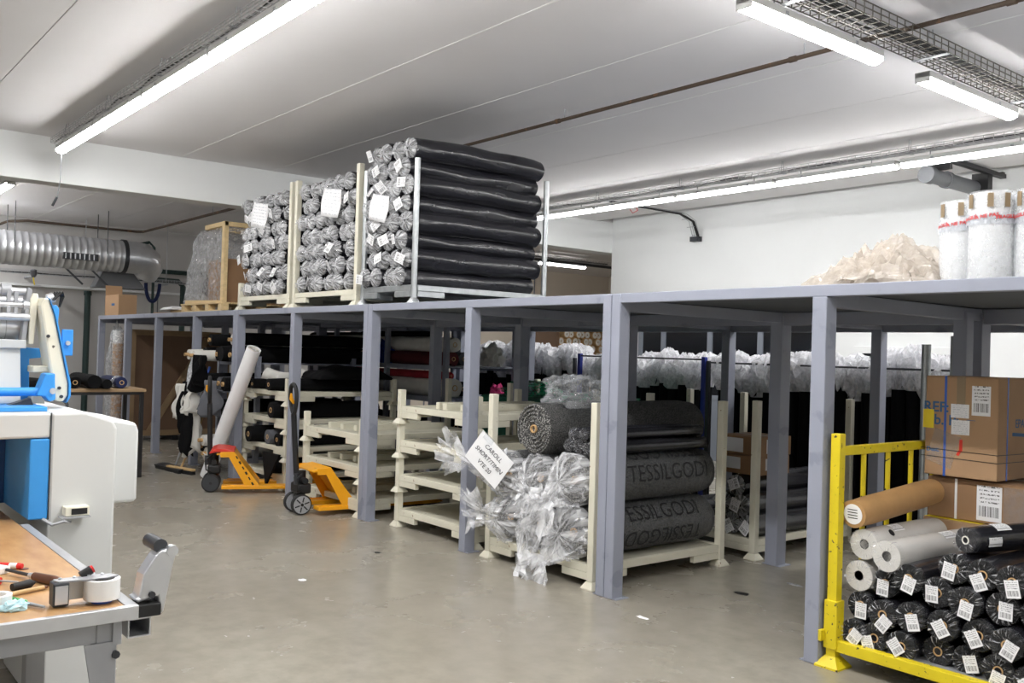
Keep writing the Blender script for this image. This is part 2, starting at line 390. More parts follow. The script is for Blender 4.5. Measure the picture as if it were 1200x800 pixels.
# ---------------------------------------------------------------- the room
XW0, XW1, XB, YF, YB, ZC = -20.55, 4.5, -12.08, -4.5, 12.0, 4.05
struct(MB().box(XW0 - .2, XW1 + .2, YF - .2, 20.7, -0.2, 0).build('floor', 'concrete'))
ceil = struct(MB().box(XW0 - .2, XW1 + .2, YF - .2, 20.7, ZC + .1, ZC + .25).build('ceiling', 'ceiling'))
yj = [1.65 + 1.237 * k for k in range(-6, 16)]
for a, b in zip(yj[:-1], yj[1:]):
    if a < YF - 1.3: continue
    if b < YB + 0.3:
        MB().box(XB - .05, XW1 + .2, a + .004, b - .004, ZC, ZC + .1).build('ceiling_panel', 'ceiling', ceil)
    MB().box(XW0 - .2, XB - .06, a + .004, b - .004, ZC, ZC + .1).build('ceiling_panel', 'ceiling', ceil)
for y, w in ((yj[8], .009), (yj[9], .004), (yj[10], .008)):
    MB().box(XB, XW1, y - w, y + w, ZC - .003, ZC + .02).build('joint_strip', 'caulk', ceil)
MB().box(XW0, XB - .3, yj[8] - .012, yj[8] + .012, ZC - .003, ZC + .02).build('joint_strip', 'caulk', ceil)
struct(MB().box(XW0 - .2, XW0, YF, 11.2, 0, ZC + .1).build('wall_left', 'wall_grey'))
wl = struct(MB().box(XW0 - .2, XW0, 11.2, 20.5, 0, ZC + .1).build('wall_left', 'wall_beige'))
struct(MB().box(XB, XW1, YB, YB + .2, 0, ZC + .1).build('wall_back', 'wall_white'))
struct(MB().box(XB - .02, XB + .2, YB + .2, 20.5, 0, ZC + .1).build('wall_return', 'wall_white'))
struct(MB().box(XW0, XB, 20.3, 20.5, 0, ZC + .1).build('wall_far', 'wall_beige'))
struct(MB().box(XW0, XW1, YF - .2, YF, 0, ZC + .1).build('wall_front', 'wall_white'))
struct(MB().box(XW1, XW1 + .2, YF, YB, 0, ZC + .1).build('wall_right', 'wall_white'))
struct(MB().box(XB - .32, XB, YF, YB + .2, 3.512, ZC + .02).build('trim_1', 'wall_white', bevel=.008))
# seams on the far beige wall
for y in (13.6, 14.9, 17.3):
    MB().box(XW0, XW0 + .012, y - .02, y + .02, 0, ZC).build('wall_seam', 'frame_grey', wl)
MB().box(XW0, XW0 + .012, 11.2, 20.3, 3.02, 3.05).build('wall_seam', 'frame_grey', wl)

# dark glazed door front in the back wall, seen below the platform
door = bpy.data.objects.new('door_1', None); COL.objects.link(door); struct(door)
DX = [-11.25, -10.72, -9.72, -8.74, -7.6]
MB().box(DX[0] - .06, DX[-1] + .06, YB - .07, YB + .01, 2.09, 2.17).build('door_frame', 'frame_grey', door, bevel=.004)
for x in DX:
    MB().box(x - .05, x + .05, YB - .07, YB + .01, 0, 2.09).build('mullion', 'frame_grey', door, bevel=.004)
for a, b in zip(DX[:-1], DX[1:]):
    MB().box(a + .05, b - .05, YB - .045, YB - .025, 1.05, 2.09).build('pane', 'dark_glass', door)
    MB().box(a + .05, b - .05, YB - .05, YB - .02, 0.0, 0.98).build('door_panel', 'frame_grey', door)
    MB().box(a + .05, b - .05, YB - .065, YB - .015, 0.98, 1.05).build('rail', 'frame_grey', door)
win = bpy.data.objects.new('window_1', None); COL.objects.link(win); struct(win)
WX = [-7.1, -6.45, -5.72]
for z0, z1 in ((1.78, 1.88), (0.95, 1.03)):
    MB().box(WX[0] - .07, WX[-1] + .07, YB - .05, YB + .01, z0, z1).build('window_frame', 'wall_white', win, bevel=.004)
for x in WX:
    MB().box(x - .05, x + .05, YB - .05, YB + .01, 1.03, 1.78).build('window_frame', 'wall_white', win, bevel=.004)
for a, b in zip(WX[:-1], WX[1:]):
    MB().box(a + .05, b - .05, YB - .03, YB - .012, 1.03, 1.78).build('pane', 'dark_glass', win)

# ---------------------------------------------------------------- lamps and cable trays
def lamp_proto(name):
    t = thing(name, 'x', 'lamp')
    L_ = 1.51
    MB().box(-L_ / 2, L_ / 2, -.062, .062, .0, .05).build('housing', 'lamp_body', t, bevel=.008)
    m = MB(); prof = [(-.056, -.001), (-.047, -.026), (-.030, -.040), (0, -.046), (.030, -.040), (.047, -.026), (.056, -.001)]
    m.prism(prof, lambda u, v, d: (d, u, v), -L_ / 2 + .008, L_ / 2 - .008); m.build('diffuser', 'diffuser', t, smooth=True)
    for s_ in (-1, 1):
        MB().box(min(s_ * L_ / 2, s_ * (L_ / 2 - .008)), max(s_ * L_ / 2, s_ * (L_ / 2 - .008)), -.058, .058, -.03, .048).build('end_cap', 'lamp_body', t)
        MB().box(s_ * .4 - .015, s_ * .4 + .015, -.066, .066, .0, .03).build('clip', 'steel_grey', t)
        MB().cyl((s_ * .45, 0, .05), (s_ * .45, 0, .1), .006, 6).build('hanger', 'steel_grey', t)
    return t
LP = None
def lamp(loc, rz, label, group):
    global LP
    if LP is None: LP = o = lamp_proto('batten_lamp')
    else: o = copy_tree(LP)
    o.location = loc; o.rotation_euler = (0, 0, rz); tag(o, label, 'lamp', group); return o
def lab(prefix, k): return 'white fluorescent batten lamp, %s %s' % (ORD[k], prefix)
xs = [(-0.548 - .165 / 2 - .165 * k) * 9.5 for k in range(-7, 6)]
n_ = 0
for x in sorted(xs):
    if x < XB + .5 or x > 3.6: continue
    lamp((x, 9.5, 3.80), 0, lab('from the beam in the row along the back wall', n_), 'lamps in the back row'); n_ += 1
n_ = 0
for k in range(0, 10):
    x = -11.48 + .77 + 1.555 * k
    if x > 3.6: break
    lamp((x, 2.555, 3.80), 0, lab('from the beam in the row above the machine', n_), 'lamps in the left row'); n_ += 1
for k, y in enumerate((-3.0, -.8, 1.4, 3.22, 5.31, 7.47)):
    lamp((-3.52, y, 3.80), PI / 2, lab('counted towards the back wall in the crosswise ceiling row', k), 'lamps in the crosswise row')
for k in range(4):
    lamp((-15.2 - 1.6 * k, 2.6, 3.80), 0, lab('beyond the ceiling beam at the far left', k), 'lamps beyond the beam, left')
for k in range(3):
    lamp((-16.75, 14.95 - 1.75 * k, 3.80), PI / 2, lab('beyond the ceiling beam, counted from the far end', k), 'lamps beyond the beam, crosswise')

def tray(name, label, p0, along, length, cables, steps=.1, w=.2, h=.07, wire='steel_grey'):
    """wire mesh cable tray: long wires, cross wires, cables lying in it, hangers to the ceiling"""
    t = thing(name, label, 'cable tray', p0, PI / 2 if along == 'y' else 0)
    for j, (y, z) in enumerate(((-w / 2, h), (-w / 2, h * .5), (-w / 2, 0), (-w / 6, 0), (w / 6, 0), (w / 2, 0), (w / 2, h * .5), (w / 2, h))):
        MB().box(0, length, y - .003, y + .003, z - .003, z + .003).build('long_wire', wire, t)
    m = MB()
    for k in range(int(length / steps) + 1):
        x = k * steps
        m.box(x - .0025, x + .0025, -w / 2, w / 2, -.006, 0); m.box(x - .0025, x + .0025, -w / 2 - .003, -w / 2 + .003, 0, h); m.box(x - .0025, x + .0025, w / 2 - .003, w / 2 + .003, 0, h)
    stuff(m.build('cross_wires', wire, t))
    rr = random.Random(len(name) + cables)
    for c in range(cables):
        y0 = rr.uniform(-w * .35, w * .35); pts = []
        for k in range(int(length / .35) + 1):
            pts.append((k * .35, max(-w * .42, min(w * .42, y0 + rr.uniform(-.02, .02))), .012 + rr.uniform(0, .012)))
        MB().tube(pts, rr.uniform(.006, .010), 5).build('cable', 'cable_black', t, smooth=True)
    for k in range(int(length / 1.6) + 1):
        x = min(length - .1, .5 + 1.6 * k)
        for s_ in (-1, 1): MB().cyl((x, s_ * .03, 0), (x, s_ * .012, ZC - p0[2]), .004, 5).build('hanger_rod', 'steel_grey', t)
        MB().box(x - .02, x + .02, -w / 2, w / 2, -.012, -.006).build('hanger_clamp', 'steel_grey', t)
    return t
mat('galv_light', (196, 197, 198), 0.5, metal=0.2); mat('wire_dark', (104, 100, 92), 0.5, metal=0.4)
tray('cable_tray', 'wire cable tray above the lamp row along the back wall', (-12.0, 9.5, 3.91), 'x', 15, 2, w=.12, h=.05, wire='galv_light')
tray('cable_tray', 'wire cable tray above the lamp row over the machine', (-11.7, 2.555, 3.91), 'x', 15, 1, w=.12, h=.05, wire='galv_light')
tray('cable_tray', 'wide wire cable tray full of black cables crossing the ceiling', (-3.325, 2.75, 3.86), 'y', 6.6, 7, w=.26, h=.08, wire='wire_dark')
tray('cable_tray', 'wire cable tray beyond the ceiling beam beside the crosswise lamps', (-16.75, 10.5, 3.91), 'y', 6, 3, w=.2, h=.06)
# ---------------------------------------------------------------- steel platform
mz = thing('mezzanine_platform', 'grey-blue steel storage platform on square posts along the hall', 'platform', (-8.4, 4.5, 0))
PXF = [(-17.0, .09), (-15.48, .09), (-13.98, .09), (-12.41, .09), (-10.95, .16), (-9.40, .09), (-7.73, .16), (-6.13, .085), (-4.435, .165), (-2.865, .09), (-1.2, .165), (0.4, .09)]
ZB = 2.005
def post(x1, w, y0, y1, z1=ZB):
    m = MB()
    if w > .12:
        h = w / 2 - .003
        m.box(x1 - w, x1 - w + h, y0, y1, 0, z1); m.box(x1 - h, x1, y0, y1, 0, z1)
    else: m.box(x1 - w, x1, y0, y1, 0, z1)
    p = m.build('post', 'mezz_steel', mz, bevel=.006, world=True)
    MB().box(x1 - w - .03, x1 + .03, y0 + .01, y1 + .03, 0, .006).build('foot_plate', 'mezz_steel', p, world=True)
for x1, w in PXF:
    post(x1, w, 4.497, 4.6, ZB if w < .12 else 2.066)
    if x1 > -16: post(x1 + (.0 if w > .12 else .0), .11 if w > .12 else .09, 6.34, 6.47)
    if x1 < -12.5 or -3 < x1 < -2: post(x1 + .01, .09, 6.1, 6.2)
    post(x1 - .01, .1, 7.86, 7.97)
xe = [p[0] for p in PXF]
mods = [(-17.09, -13.98), (-13.98, -11.035), (-11.03, -7.81), (-7.805, -4.52), (-4.515, -1.285), (-1.28, .4)]
for a, b in mods:
    MB().box(a, b, 4.503, 4.57, ZB, 2.07).build('front_beam', 'mezz_steel', mz, bevel=.005, world=True)
    MB().box(a, b, 6.36, 6.45, 1.93, 2.03).build('middle_beam', 'mezz_steel', mz, bevel=.005, world=True)
    MB().box(a, b, 7.88, 7.96, 1.93, 2.03).build('rear_beam', 'mezz_steel', mz, bevel=.005, world=True)
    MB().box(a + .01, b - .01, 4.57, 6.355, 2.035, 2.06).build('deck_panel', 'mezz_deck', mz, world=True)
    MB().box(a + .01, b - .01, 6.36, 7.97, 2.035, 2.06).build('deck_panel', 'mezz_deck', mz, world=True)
for x1, w in PXF:
    MB().box(x1 - .075, x1 - .01, 4.57, 6.36, 1.95, 2.03).build('cross_beam', 'mezz_steel', mz, bevel=.004, world=True)
    MB().box(x1 - .075, x1 - .01, 6.45, 7.88, 1.95, 2.03).build('cross_beam', 'mezz_steel', mz, bevel=.004, world=True)

# ---------------------------------------------------------------- stacking racks
def rack_proto(name, W, D, hp, m_, round_=False, deck=True, zt=.165, left=True):
    """pallet rack: corner posts on bell feet, frame beams, fork guides under the beams, deck"""
    t = thing(name, 'x', 'rack')
    for sx in (-1, 1):
        for sy in (-1, 1):
            x, y = sx * (W / 2 - .03), sy * (D / 2 - .03); h = hp
            if not left and sx < 0: h = .34
            if round_: p = MB().cyl((x, y, .05), (x, y, h), .027, 14).build('post', m_, t, smooth=True)
            else: p = MB().box(x - .03, x + .03, y - .03, y + .03, .05, h).build('post', m_, t, bevel=.006)
            if round_: MB().lathe([(.062, 0), (.06, .012), (.03, .05), (.029, .11)], (x, y, 0), n=14).build('foot', m_, p, smooth=True)
            else:
                q = MB(); b, c = .058, .032
                q.add([(x - b, y - b, 0), (x + b, y - b, 0), (x + b, y + b, 0), (x - b, y + b, 0), (x - b, y - b, .008), (x + b, y - b, .008), (x + b, y + b, .008), (x - b, y + b, .008),
                       (x - c, y - c, .05), (x + c, y - c, .05), (x + c, y + c, .05), (x - c, y + c, .05)],
                      [(3, 2, 1, 0)] + [(i, (i + 1) % 4, 4 + (i + 1) % 4, 4 + i) for i in range(4)] + [(4 + i, 4 + (i + 1) % 4, 8 + (i + 1) % 4, 8 + i) for i in range(4)] + [(8, 9, 10, 11)])
                q.build('foot', m_, p)
    zb = zt - .055
    for sy in (-1, 1):
        y = sy * (D / 2 - .03)
        MB().box(-W / 2 + .06, W / 2 - .06, y - .022, y + .022, zb, zt).build('end_beam', m_, t, bevel=.004)
        for sx in (-1, 1):
            a, b = (-W / 2 + .06, -W / 2 + .33) if sx < 0 else (W / 2 - .33, W / 2 - .06)
            MB().box(a, b, y - .022, y + .022, zb - .055, zb - .001).build('fork_guide', m_, t, bevel=.004)
    for sx in (-1, 1):
        x = sx * (W / 2 - .03)
        MB().box(x - .022, x + .022, -D / 2 + .06, D / 2 - .06, zb, zt).build('side_beam', m_, t, bevel=.004)
        for sy in (-1, 1):
            a, b = (-D / 2 + .06, -D / 2 + .36) if sy < 0 else (D / 2 - .36, D / 2 - .06)
            MB().box(x - .022, x + .022, a, b, zb - .055, zb - .001).build('fork_guide', m_, t, bevel=.004)
    if deck: MB().box(-W / 2 + .05, W / 2 - .05, -D / 2 + .05, D / 2 - .05, zt - .02, zt - .008).build('deck', 'cream_deck' if m_ == 'cream' else m_, t)
    return t
def put(o, x, y, z, label, group=None, rz=0.0):
    o.location = (x, y, z); o.rotation_euler = (0, 0, rz); o['label'] = label
    if group: o['group'] = group
    return o
RW, RD, RP = 1.25, 1.46, .318
short0 = rack_proto('stacking_rack', RW, RD, RP, 'cream')
used = [False]
def short(*a, **k):
    o = short0 if not used[0] else copy_tree(short0); used[0] = True; return put(o, *a, **k)
def postbar():
    m = MB(); l = 1.1
    m.box(-.03, .03, -l / 2, l / 2, 0, .06); m.box(-.024, .024, -l / 2 - .004, -l / 2 - .001, .008, .052)
    return m.mesh('loose_post')
pb_me = postbar(); pb_me.materials.append(MATS['cream'])
def loose(x, y, z, rz, label):
    o = obj('loose_post', pb_me, None); o.location = (x, y, z); o.rotation_euler = (0, 0, rz); tag(o, label, 'post', 'loose rack posts lying on the racks'); return o
LEV = ['bottom', 'second', 'third', 'top']
# C: four empty racks stacked, next to the rug rack
for k in range(4):
    short(-6.80, 5.35, RP * k, 'empty cream stacking rack, %s of the stack beside the rug rack' % LEV[k], 'stack of four empty racks')
    for j, (dx, dy) in enumerate(((.28, -.02), (.36, -.05), (.44, .02)) if k < 3 else ((-.2, .0), (-.05, -.04), (.12, .02))):
        loose(-6.80 + dx, 5.35 + dy, RP * k + .158, .0 if k < 3 else .03 * (j - 1), 'loose cream post, %s from left, on the %s rack beside the rugs' % (ORD[j], LEV[k]))
# B: three racks, between the pallet truck and the platform post
for k in range(3):
    lv = ['bottom', 'middle', 'top'][k]
    short(-8.54, 5.26, RP * k, 'empty cream stacking rack, %s one behind the nearer pallet truck' % lv, 'stack of three empty racks')
    for j, dx in enumerate((-.32, -.12, .1)):
        loose(-8.54 + dx, 5.24 + .03 * j, RP * k + .158, .02 * (j - 1), 'loose cream post, %s from left, on the %s rack behind the pallet truck' % (ORD[j], lv))
# A: four racks carrying rolls
AX, AY = -10.43, 5.36
for k in range(4):
    short(AX, AY, RP * k, 'cream stacking rack with fabric rolls, %s of the stack behind the leaning tube' % LEV[k], 'stack of loaded racks')
# second row behind
tall0 = rack_proto('stacking_rack', RW, RD, 1.31, 'cream')
put(tall0, -5.32, 5.29, 0, 'tall cream post rack loaded with wrapped grey rugs', 'tall cream racks')
E_ = copy_tree(tall0); put(E_, -5.30, 7.11, 0, 'tall cream post rack with black rolls and cartons behind the rugs', 'tall cream racks')
for i, (x, lb) in enumerate(((-8.56, 'tall cream rack deep behind the three empty racks'), (-7.2, 'tall cream rack with green wrapped roll behind the four empty racks'))):
    o = copy_tree(tall0); put(o, x, 7.11, 0, lb, 'tall cream racks')

# ---------------------------------------------------------------- wrapped rolls
def tuft(r, out, seed, n=22, flare=.55, jag=.25, mname='plastic_end'):
    """gathered end of a plastic wrap: pleated dome pulled to a knot, then a crumpled flare; axis -y, sits on y = 0"""
    rr = random.Random(seed)
    prof = [(1.03, .02), (1.04, -.04 * out / .12), (1.0, -.25 * out), (.82, -.5 * out), (.45, -.68 * out), (.2, -.76 * out), (.14, -.82 * out), (flare * .6, -.92 * out), (flare, -1.05 * out)]
    ph = [rr.uniform(.6, 1.4) for _ in range(n)]; vs = []
    for k, (q, y) in enumerate(prof):
        a = jag * (0 if k == 0 else min(1, k / 2))
        for i in range(n):
            t = 2 * PI * i / n + rr.uniform(-.06, .06) * (k > 1)
            w = 1 + a * (.5 if i % 2 else -.5) * ph[i] + rr.uniform(-.5, .5) * a * .5
            if k >= 7: w *= rr.uniform(.45, 1.45)
            yy = y + rr.uniform(-.5, .5) * a * out * .35 * (k > 0) + (.06 * out * (1 if i % 2 else -1) * (k in (2, 3, 4)))
            vs.append((r * q * w * math.cos(t), yy, r * q * w * math.sin(t)))
    m = MB(); K = len(prof)
    m.add(vs, [(k * n + i, k * n + (i + 1) % n, (k + 1) * n + (i + 1) % n, (k + 1) * n + i) for k in range(K - 1) for i in range(n)])
    me = bpy.data.meshes.new(mname); me.from_pydata(m.v, [], m.f)
    return me
def roll_body(r, length, seed, n=18, seg=9, sag=.0, lump=.03, name='roll_body'):
    """roll lying along +y from y = 0, slightly uneven"""
    rr = random.Random(seed); vs = []
    for k in range(seg + 1):
        y = length * k / seg; e = .93 if k in (0, seg) else 1
        for i in range(n):
            t = 2 * PI * i / n; q = r * e * (1 + lump * (noise.noise(Vector((math.cos(t) * 1.3, y * 2.6 + seed * 7, math.sin(t) * 1.3)))))
            vs.append((q * math.cos(t), y, q * math.sin(t) - sag * math.sin(PI * k / seg)))
    f = [(k * n + i, (k + 1) * n + i, (k + 1) * n + (i + 1) % n, k * n + (i + 1) % n) for k in range(seg) for i in range(n)]
    f += [tuple(range(n)), tuple(range((seg + 1) * n - 1, seg * n - 1, -1))]
    me = bpy.data.meshes.new(name); me.from_pydata(vs, [], f); me.shade_smooth(); me.set_sharp_from_angle(angle=R(40))
    return me
radial_film('film_bag', 0.16, 0.78, freq=3.6, at=0.42, width=0.3)
TUFTS = [tuft(.087, .075, 100 + i, n=20, jag=.12, flare=.3) for i in range(6)]
for me in TUFTS: me.materials.append(MATS['film_tuft'])
BODIES = [roll_body(.096, 1.45, 200 + i, lump=.14, name='fabric_roll') for i in range(4)]
LONGB = [roll_body(.104, 1.54, 210 + i, n=22, seg=14, lump=.16, sag=.008, name='fabric_roll') for i in range(5)]
for me in LONGB: me.materials.append(MATS['wrap_black'])
for me in BODIES: me.materials.append(MATS['wrap_black'])
tag_m = MB().box(-.045, .045, -.002, .002, -.055, .055).mesh('paper_tag'); tag_m.materials.append(MATS['label_print'])
def roll_pile(x0, x1, y, z0, cols, rows, rank, group, seed, tagp=.4, bodies=None):
    rr = random.Random(seed); dx = (x1 - x0) / cols; dz = min(dx * .93, .17)
    for j in range(rows):
        for i in range(cols):
            off = (dx / 4 if j % 2 else -dx / 4) * .8
            b = rr.choice(bodies or BODIES); o = obj('fabric_roll', b, None)
            o.location = (x0 + dx * (i + .5) + off + rr.uniform(-.006, .006), y + rr.uniform(-.03, .03), z0 + .092 + dz * j + rr.uniform(-.004, .004))
            o.rotation_euler = (0, rr.uniform(0, 6.28), 0)
            tag(o, 'wrapped dark roll in %s, row %s from bottom, %s from left' % (rank, ORD[j], ORD[i]), 'fabric roll', group)
            e = obj('plastic_end', rr.choice(TUFTS), None, o); e.rotation_euler = (rr.uniform(-.25, .25), rr.uniform(0, 6.28), rr.uniform(-.25, .25))
            if rr.random() < tagp:
                g = obj('paper_tag', tag_m, None, o); g.location = (rr.uniform(-.02, .02), -.088, rr.uniform(-.02, .02)); g.rotation_euler = (rr.uniform(-.4, .4), rr.uniform(0, 6), rr.uniform(-.5, .5))
ZD = 2.07
upC = rack_proto('stacking_rack', 1.45, 1.5, 1.43, 'cream', left=False)
put(upC, -10.46, 5.33, ZD, 'cream post rack on the platform, leftmost of the three roll racks', 'roll racks on the platform')
o = rack_proto('stacking_rack', 1.45, 1.5, 1.43, 'cream'); put(o, -8.93, 5.33, ZD, 'cream post rack on the platform, middle of the three roll racks', 'roll racks on the platform')
o = rack_proto('stacking_rack', .98, 1.62, 1.33, 'galv', round_=True, zt=.17); put(o, -7.63, 5.38, ZD, 'galvanised round-post rack on the platform holding the tallest roll stack', 'roll racks on the platform')
roll_pile(-11.08, -9.86, 4.62, ZD + .165, 6, 7, 'left platform rack', 'rolls in the left platform rack', 1)
roll_pile(-9.52, -8.30, 4.62, ZD + .165, 6, 7, 'middle platform rack', 'rolls in the middle platform rack', 2, tagp=.1)
roll_pile(-8.06, -7.25, 4.6, ZD + .165, 4, 8, 'galvanised platform rack', 'rolls in the galvanised platform rack', 3, tagp=.5, bodies=LONGB)
rr = random.Random(9)
for i, (x, z) in enumerate(((-10.95, 3.50), (-10.62, 3.49), (-10.3, 3.5), (-10.05, 3.49))):
    pass
def hang_sheet(x, z, y, w, h, rot, label):
    m = MB(); n = 6; vs = []
    for j in range(n + 1):
        for i in range(n + 1):
            u, v = i / n - .5, j / n - .5; vs.append((u * w, .012 * math.sin(3 * u + 5 * v), v * h))
    m.add(vs, [(j * (n + 1) + i, j * (n + 1) + i + 1, (j + 1) * (n + 1) + i + 1, (j + 1) * (n + 1) + i) for j in range(n) for i in range(n)])
    o = m.build('paper_sheet', 'sheet_print', smooth=True); o.location = (x, y, z); o.rotation_euler = rot
    s_ = o.modifiers.new('t', 'SOLIDIFY'); s_.thickness = .002
    return tag(o, label, 'paper', 'delivery sheets on roll stacks')
hang_sheet(-10.4, 3.17, 4.49, .26, .29, (0, .16, .3), 'white delivery sheet taped to the left roll stack on the platform')
hang_sheet(-8.62, 3.13, 4.49, .26, .29, (0, .14, .3), 'white delivery sheet taped to the middle roll stack on the platform')
hang_sheet(-7.62, 2.97, 4.47, .22, .25, (0, .2, .3), 'white delivery sheet taped to the tallest roll stack on the platform')

# ---------------------------------------------------------------- rugs in the tall rack
def rug_roll(x, z, r, y0, length, seed, label, wrapped=True, texts=(), tail=(0, 0), body='rug', endm='rug_end'):
    t = thing('rug_roll', label, 'rug roll', (x, y0, z), 0, 'rolled rugs in the tall rack')
    me = roll_body(r, length, seed, n=28, seg=12, lump=.03, name='rug'); obj('rug', me, body, t)
    m = MB(); pts = []
    for k in range(70):   # spiral edge of the rolled rug on the end
        a = k * .42; q = .25 * r + (r * .72) * k / 70; pts.append((q * math.cos(a), -.006, q * math.sin(a)))
    m.tube(pts, r * .055, 5); m.build('rolled_edge', endm, t, smooth=True)
    MB().cyl((0, .01, 0), (0, -.002, 0), r * .93, 24).build('rug_end', endm, t)
    MB().ring((0, -.02, 0), (0, .05, 0), r * .16, r * .12, 14).build('core', 'core', t, smooth=True)
    if wrapped:
        sh = roll_body(r + .006, length, seed, n=28, seg=12, lump=.03, name='plastic_wrap'); w = obj('plastic_wrap', sh, 'film_light', t)
        me2 = tuft(r, .26, seed, n=30, flare=.85, jag=.22); e = obj('plastic_end', me2, 'film_bag', t)
        for v in e.data.vertices:
            if v.co.y < -.12: v.co.x += tail[0] * (-v.co.y - .12) * 4; v.co.z += tail[1] * (-v.co.y - .12) * 4
    for (s_, y_, phi, size, flip) in texts:
        tm = text_mesh(s_, size, extrude=0, bold=-.001)
        bm = bmesh.new(); bm.from_mesh(tm)
        for q in range(-10, 11):
            bmesh.ops.bisect_plane(bm, geom=bm.verts[:] + bm.edges[:] + bm.faces[:], plane_co=(0, q * size / 12, 0), plane_no=(0, 1, 0))
        for v in bm.verts:
            u, w_ = (v.co.x, v.co.y) if not flip else (-v.co.x, -v.co.y)
            a = phi + w_ / r; q = r * 1.03 + .008; v.co = Vector((q * math.cos(a), y_ + u, q * math.sin(a)))
        bm.to_mesh(tm); bm.free(); tm.materials.clear(); obj('lettering', tm, 'ink', t)
    return t
RR = .185
tx = 'TESSILGODI'
rug_roll(-4.95, .36, RR, 4.62, 1.36, 11, 'wrapped grey rug roll, bottom right in the tall rack, lettering upright and inverted',
         texts=((tx, .72, .62, .17, False), (tx, .74, -.32, .17, True)), tail=(-.3, -.6))
rug_roll(-4.955, .735, RR, 4.62, 1.36, 12, 'wrapped grey rug roll above it on the right with lettering and yellow tape mark',
         texts=((tx, .80, .18, .17, False), (tx, .8, 1.12, .17, True)), tail=(-.2, -.4))
rug_roll(-5.32, .35, .175, 4.62, 1.36, 13, 'wrapped grey rug roll, bottom middle in the tall rack', tail=(.1, -.8))
rug_roll(-5.68, .35, .175, 4.62, 1.36, 14, 'wrapped grey rug roll, bottom left in the tall rack', tail=(-.3, .1))
rug_roll(-5.33, .70, .175, 4.62, 1.36, 15, 'wrapped grey rug roll in the middle of the tall rack', tail=(.2, -.2))
rug_roll(-5.69, .70, .175, 4.6, 1.36, 16, 'wrapped grey rug roll, upper left in the tall rack behind handwritten sheet', tail=(-.8, .2))
rug_roll(-5.36, 1.075, .20, 4.56, 1.75, 17, 'unwrapped charcoal knitted rug roll lying on top of the pile', wrapped=False)
# small black rolls on top of the right column
for i, (dx, dz) in enumerate(((0, 0), (.105, .0), (.205, -.005), (.05, .088), (.155, .088))):
    o = obj('fabric_roll', roll_body(.05, 1.28, 300 + i, n=14, seg=6, lump=.04, name='fabric_roll'), 'wrap_black'); o.location = (-5.06 + dx, 4.64, .975 + dz)
    tag(o, 'thin black wrapped roll on the rugs, %s' % ['lower left', 'lower middle', 'lower right', 'upper left', 'upper right'][i], 'fabric roll', 'thin rolls on the rugs')
    e = obj('plastic_end', tuft(.05, .03, 330 + i, n=18, flare=.3, jag=.2), 'film_radial', o)
# bag of clear plastic on the top rug
def crumple(name, m_, loc, size, seed, sub=4, amp=.35, freq=2.2, flat=-.5, label=None, cat=None, parent=None, spike=0.0):
    bm = bmesh.new(); bmesh.ops.create_icosphere(bm, subdivisions=sub, radius=1)
    off = Vector((seed * 3.1, seed * 1.7, seed * .7))
    for v in bm.verts:
        p = v.co.copy(); n1 = noise.noise(p * freq + off); n2 = noise.noise(p * freq * 2.7 + off)
        cr = abs(noise.noise(p * freq * 1.6 - off)) * 2
        d = 1 + amp * n1 + amp * .5 * n2 - amp * .6 * (1 - min(1, cr)) + spike * max(0, noise.noise(p * 5 + off)) ** 1
        p *= d; p.z = max(p.z, flat); v.co = Vector((p.x * size[0], p.y * size[1], (p.z - flat) * size[2]))
    me = bpy.data.meshes.new(name); bm.to_mesh(me); bm.free()
    o = obj(name, me, m_, parent); o.location = loc
    if label: tag(o, label, cat)
    return o
film_mat('film_clear', (240, 242, 246), 0.22, rough=0.1, spread=0.1, scale=14)
b_ = crumple('plastic_bag', 'film_clear', (-5.30, 4.92, 1.24), (.23, .30, .17), 3, sub=5, amp=.34, freq=1.7, flat=-.55, label='crumpled clear plastic bag lying on the charcoal rug roll', cat='plastic bag')
# handwritten sheet
mat('pen_ink', (70, 70, 78), 0.7)
sh = thing('paper_sheet', 'white sheet with handwriting taped to the front of the rugs', 'paper', (-5.66, 4.36, .82))
mtx = Matrix.Rotation(R(18), 4, 'Z') @ Matrix.Rotation(R(38), 4, 'Y')
m = MB().obox((0, 0, 0), (.37, .003, .27)); ps = m.build('sheet', 'paper', sh); ps.data.transform(mtx)
for i, s_ in enumerate(('CAROLL', 'SHORT/TIMIN', 'VTE 20')):
    text_obj(s_, .05, 'pen_ink', ps, mtx @ Matrix.Translation((.0, -.003, .065 - .068 * i)) @ FRONT, shear=.2)
m = MB().obox((-.1, -.002, .12), (.1, .004, .05)); q = m.build('tape', 'film_light', sh); q.data.transform(mtx)
MB().tube([(.10, .86, .1), (.155, .9, .02), (.172, .92, -.06), (.165, .9, -.12)], .008, 6).build('x', 'tape_yellow') if False else None
# ---------------------------------------------------------------- rolls and fabrics
def plain_roll(loc, r, length, m_, label, rz=0.0, tilt=0.0, core='core', group=None, seed=0, lump=.05, name='fabric_roll', n=18, corer=.32, proud=.0, axis='y'):
    """bolt of cloth on a tube: body plus a core tube showing at the end; along +y turned by rz"""
    o = obj(name, roll_body(r, length, seed, n=n, seg=8, lump=lump, name=name), m_)
    o.location = loc; o.rotation_euler = (tilt, 0, rz); tag(o, label, 'fabric roll', group)
    if core:
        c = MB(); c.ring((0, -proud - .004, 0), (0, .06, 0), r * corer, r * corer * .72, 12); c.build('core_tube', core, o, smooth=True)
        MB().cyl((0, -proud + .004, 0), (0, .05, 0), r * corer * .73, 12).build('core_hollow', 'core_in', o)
    return o
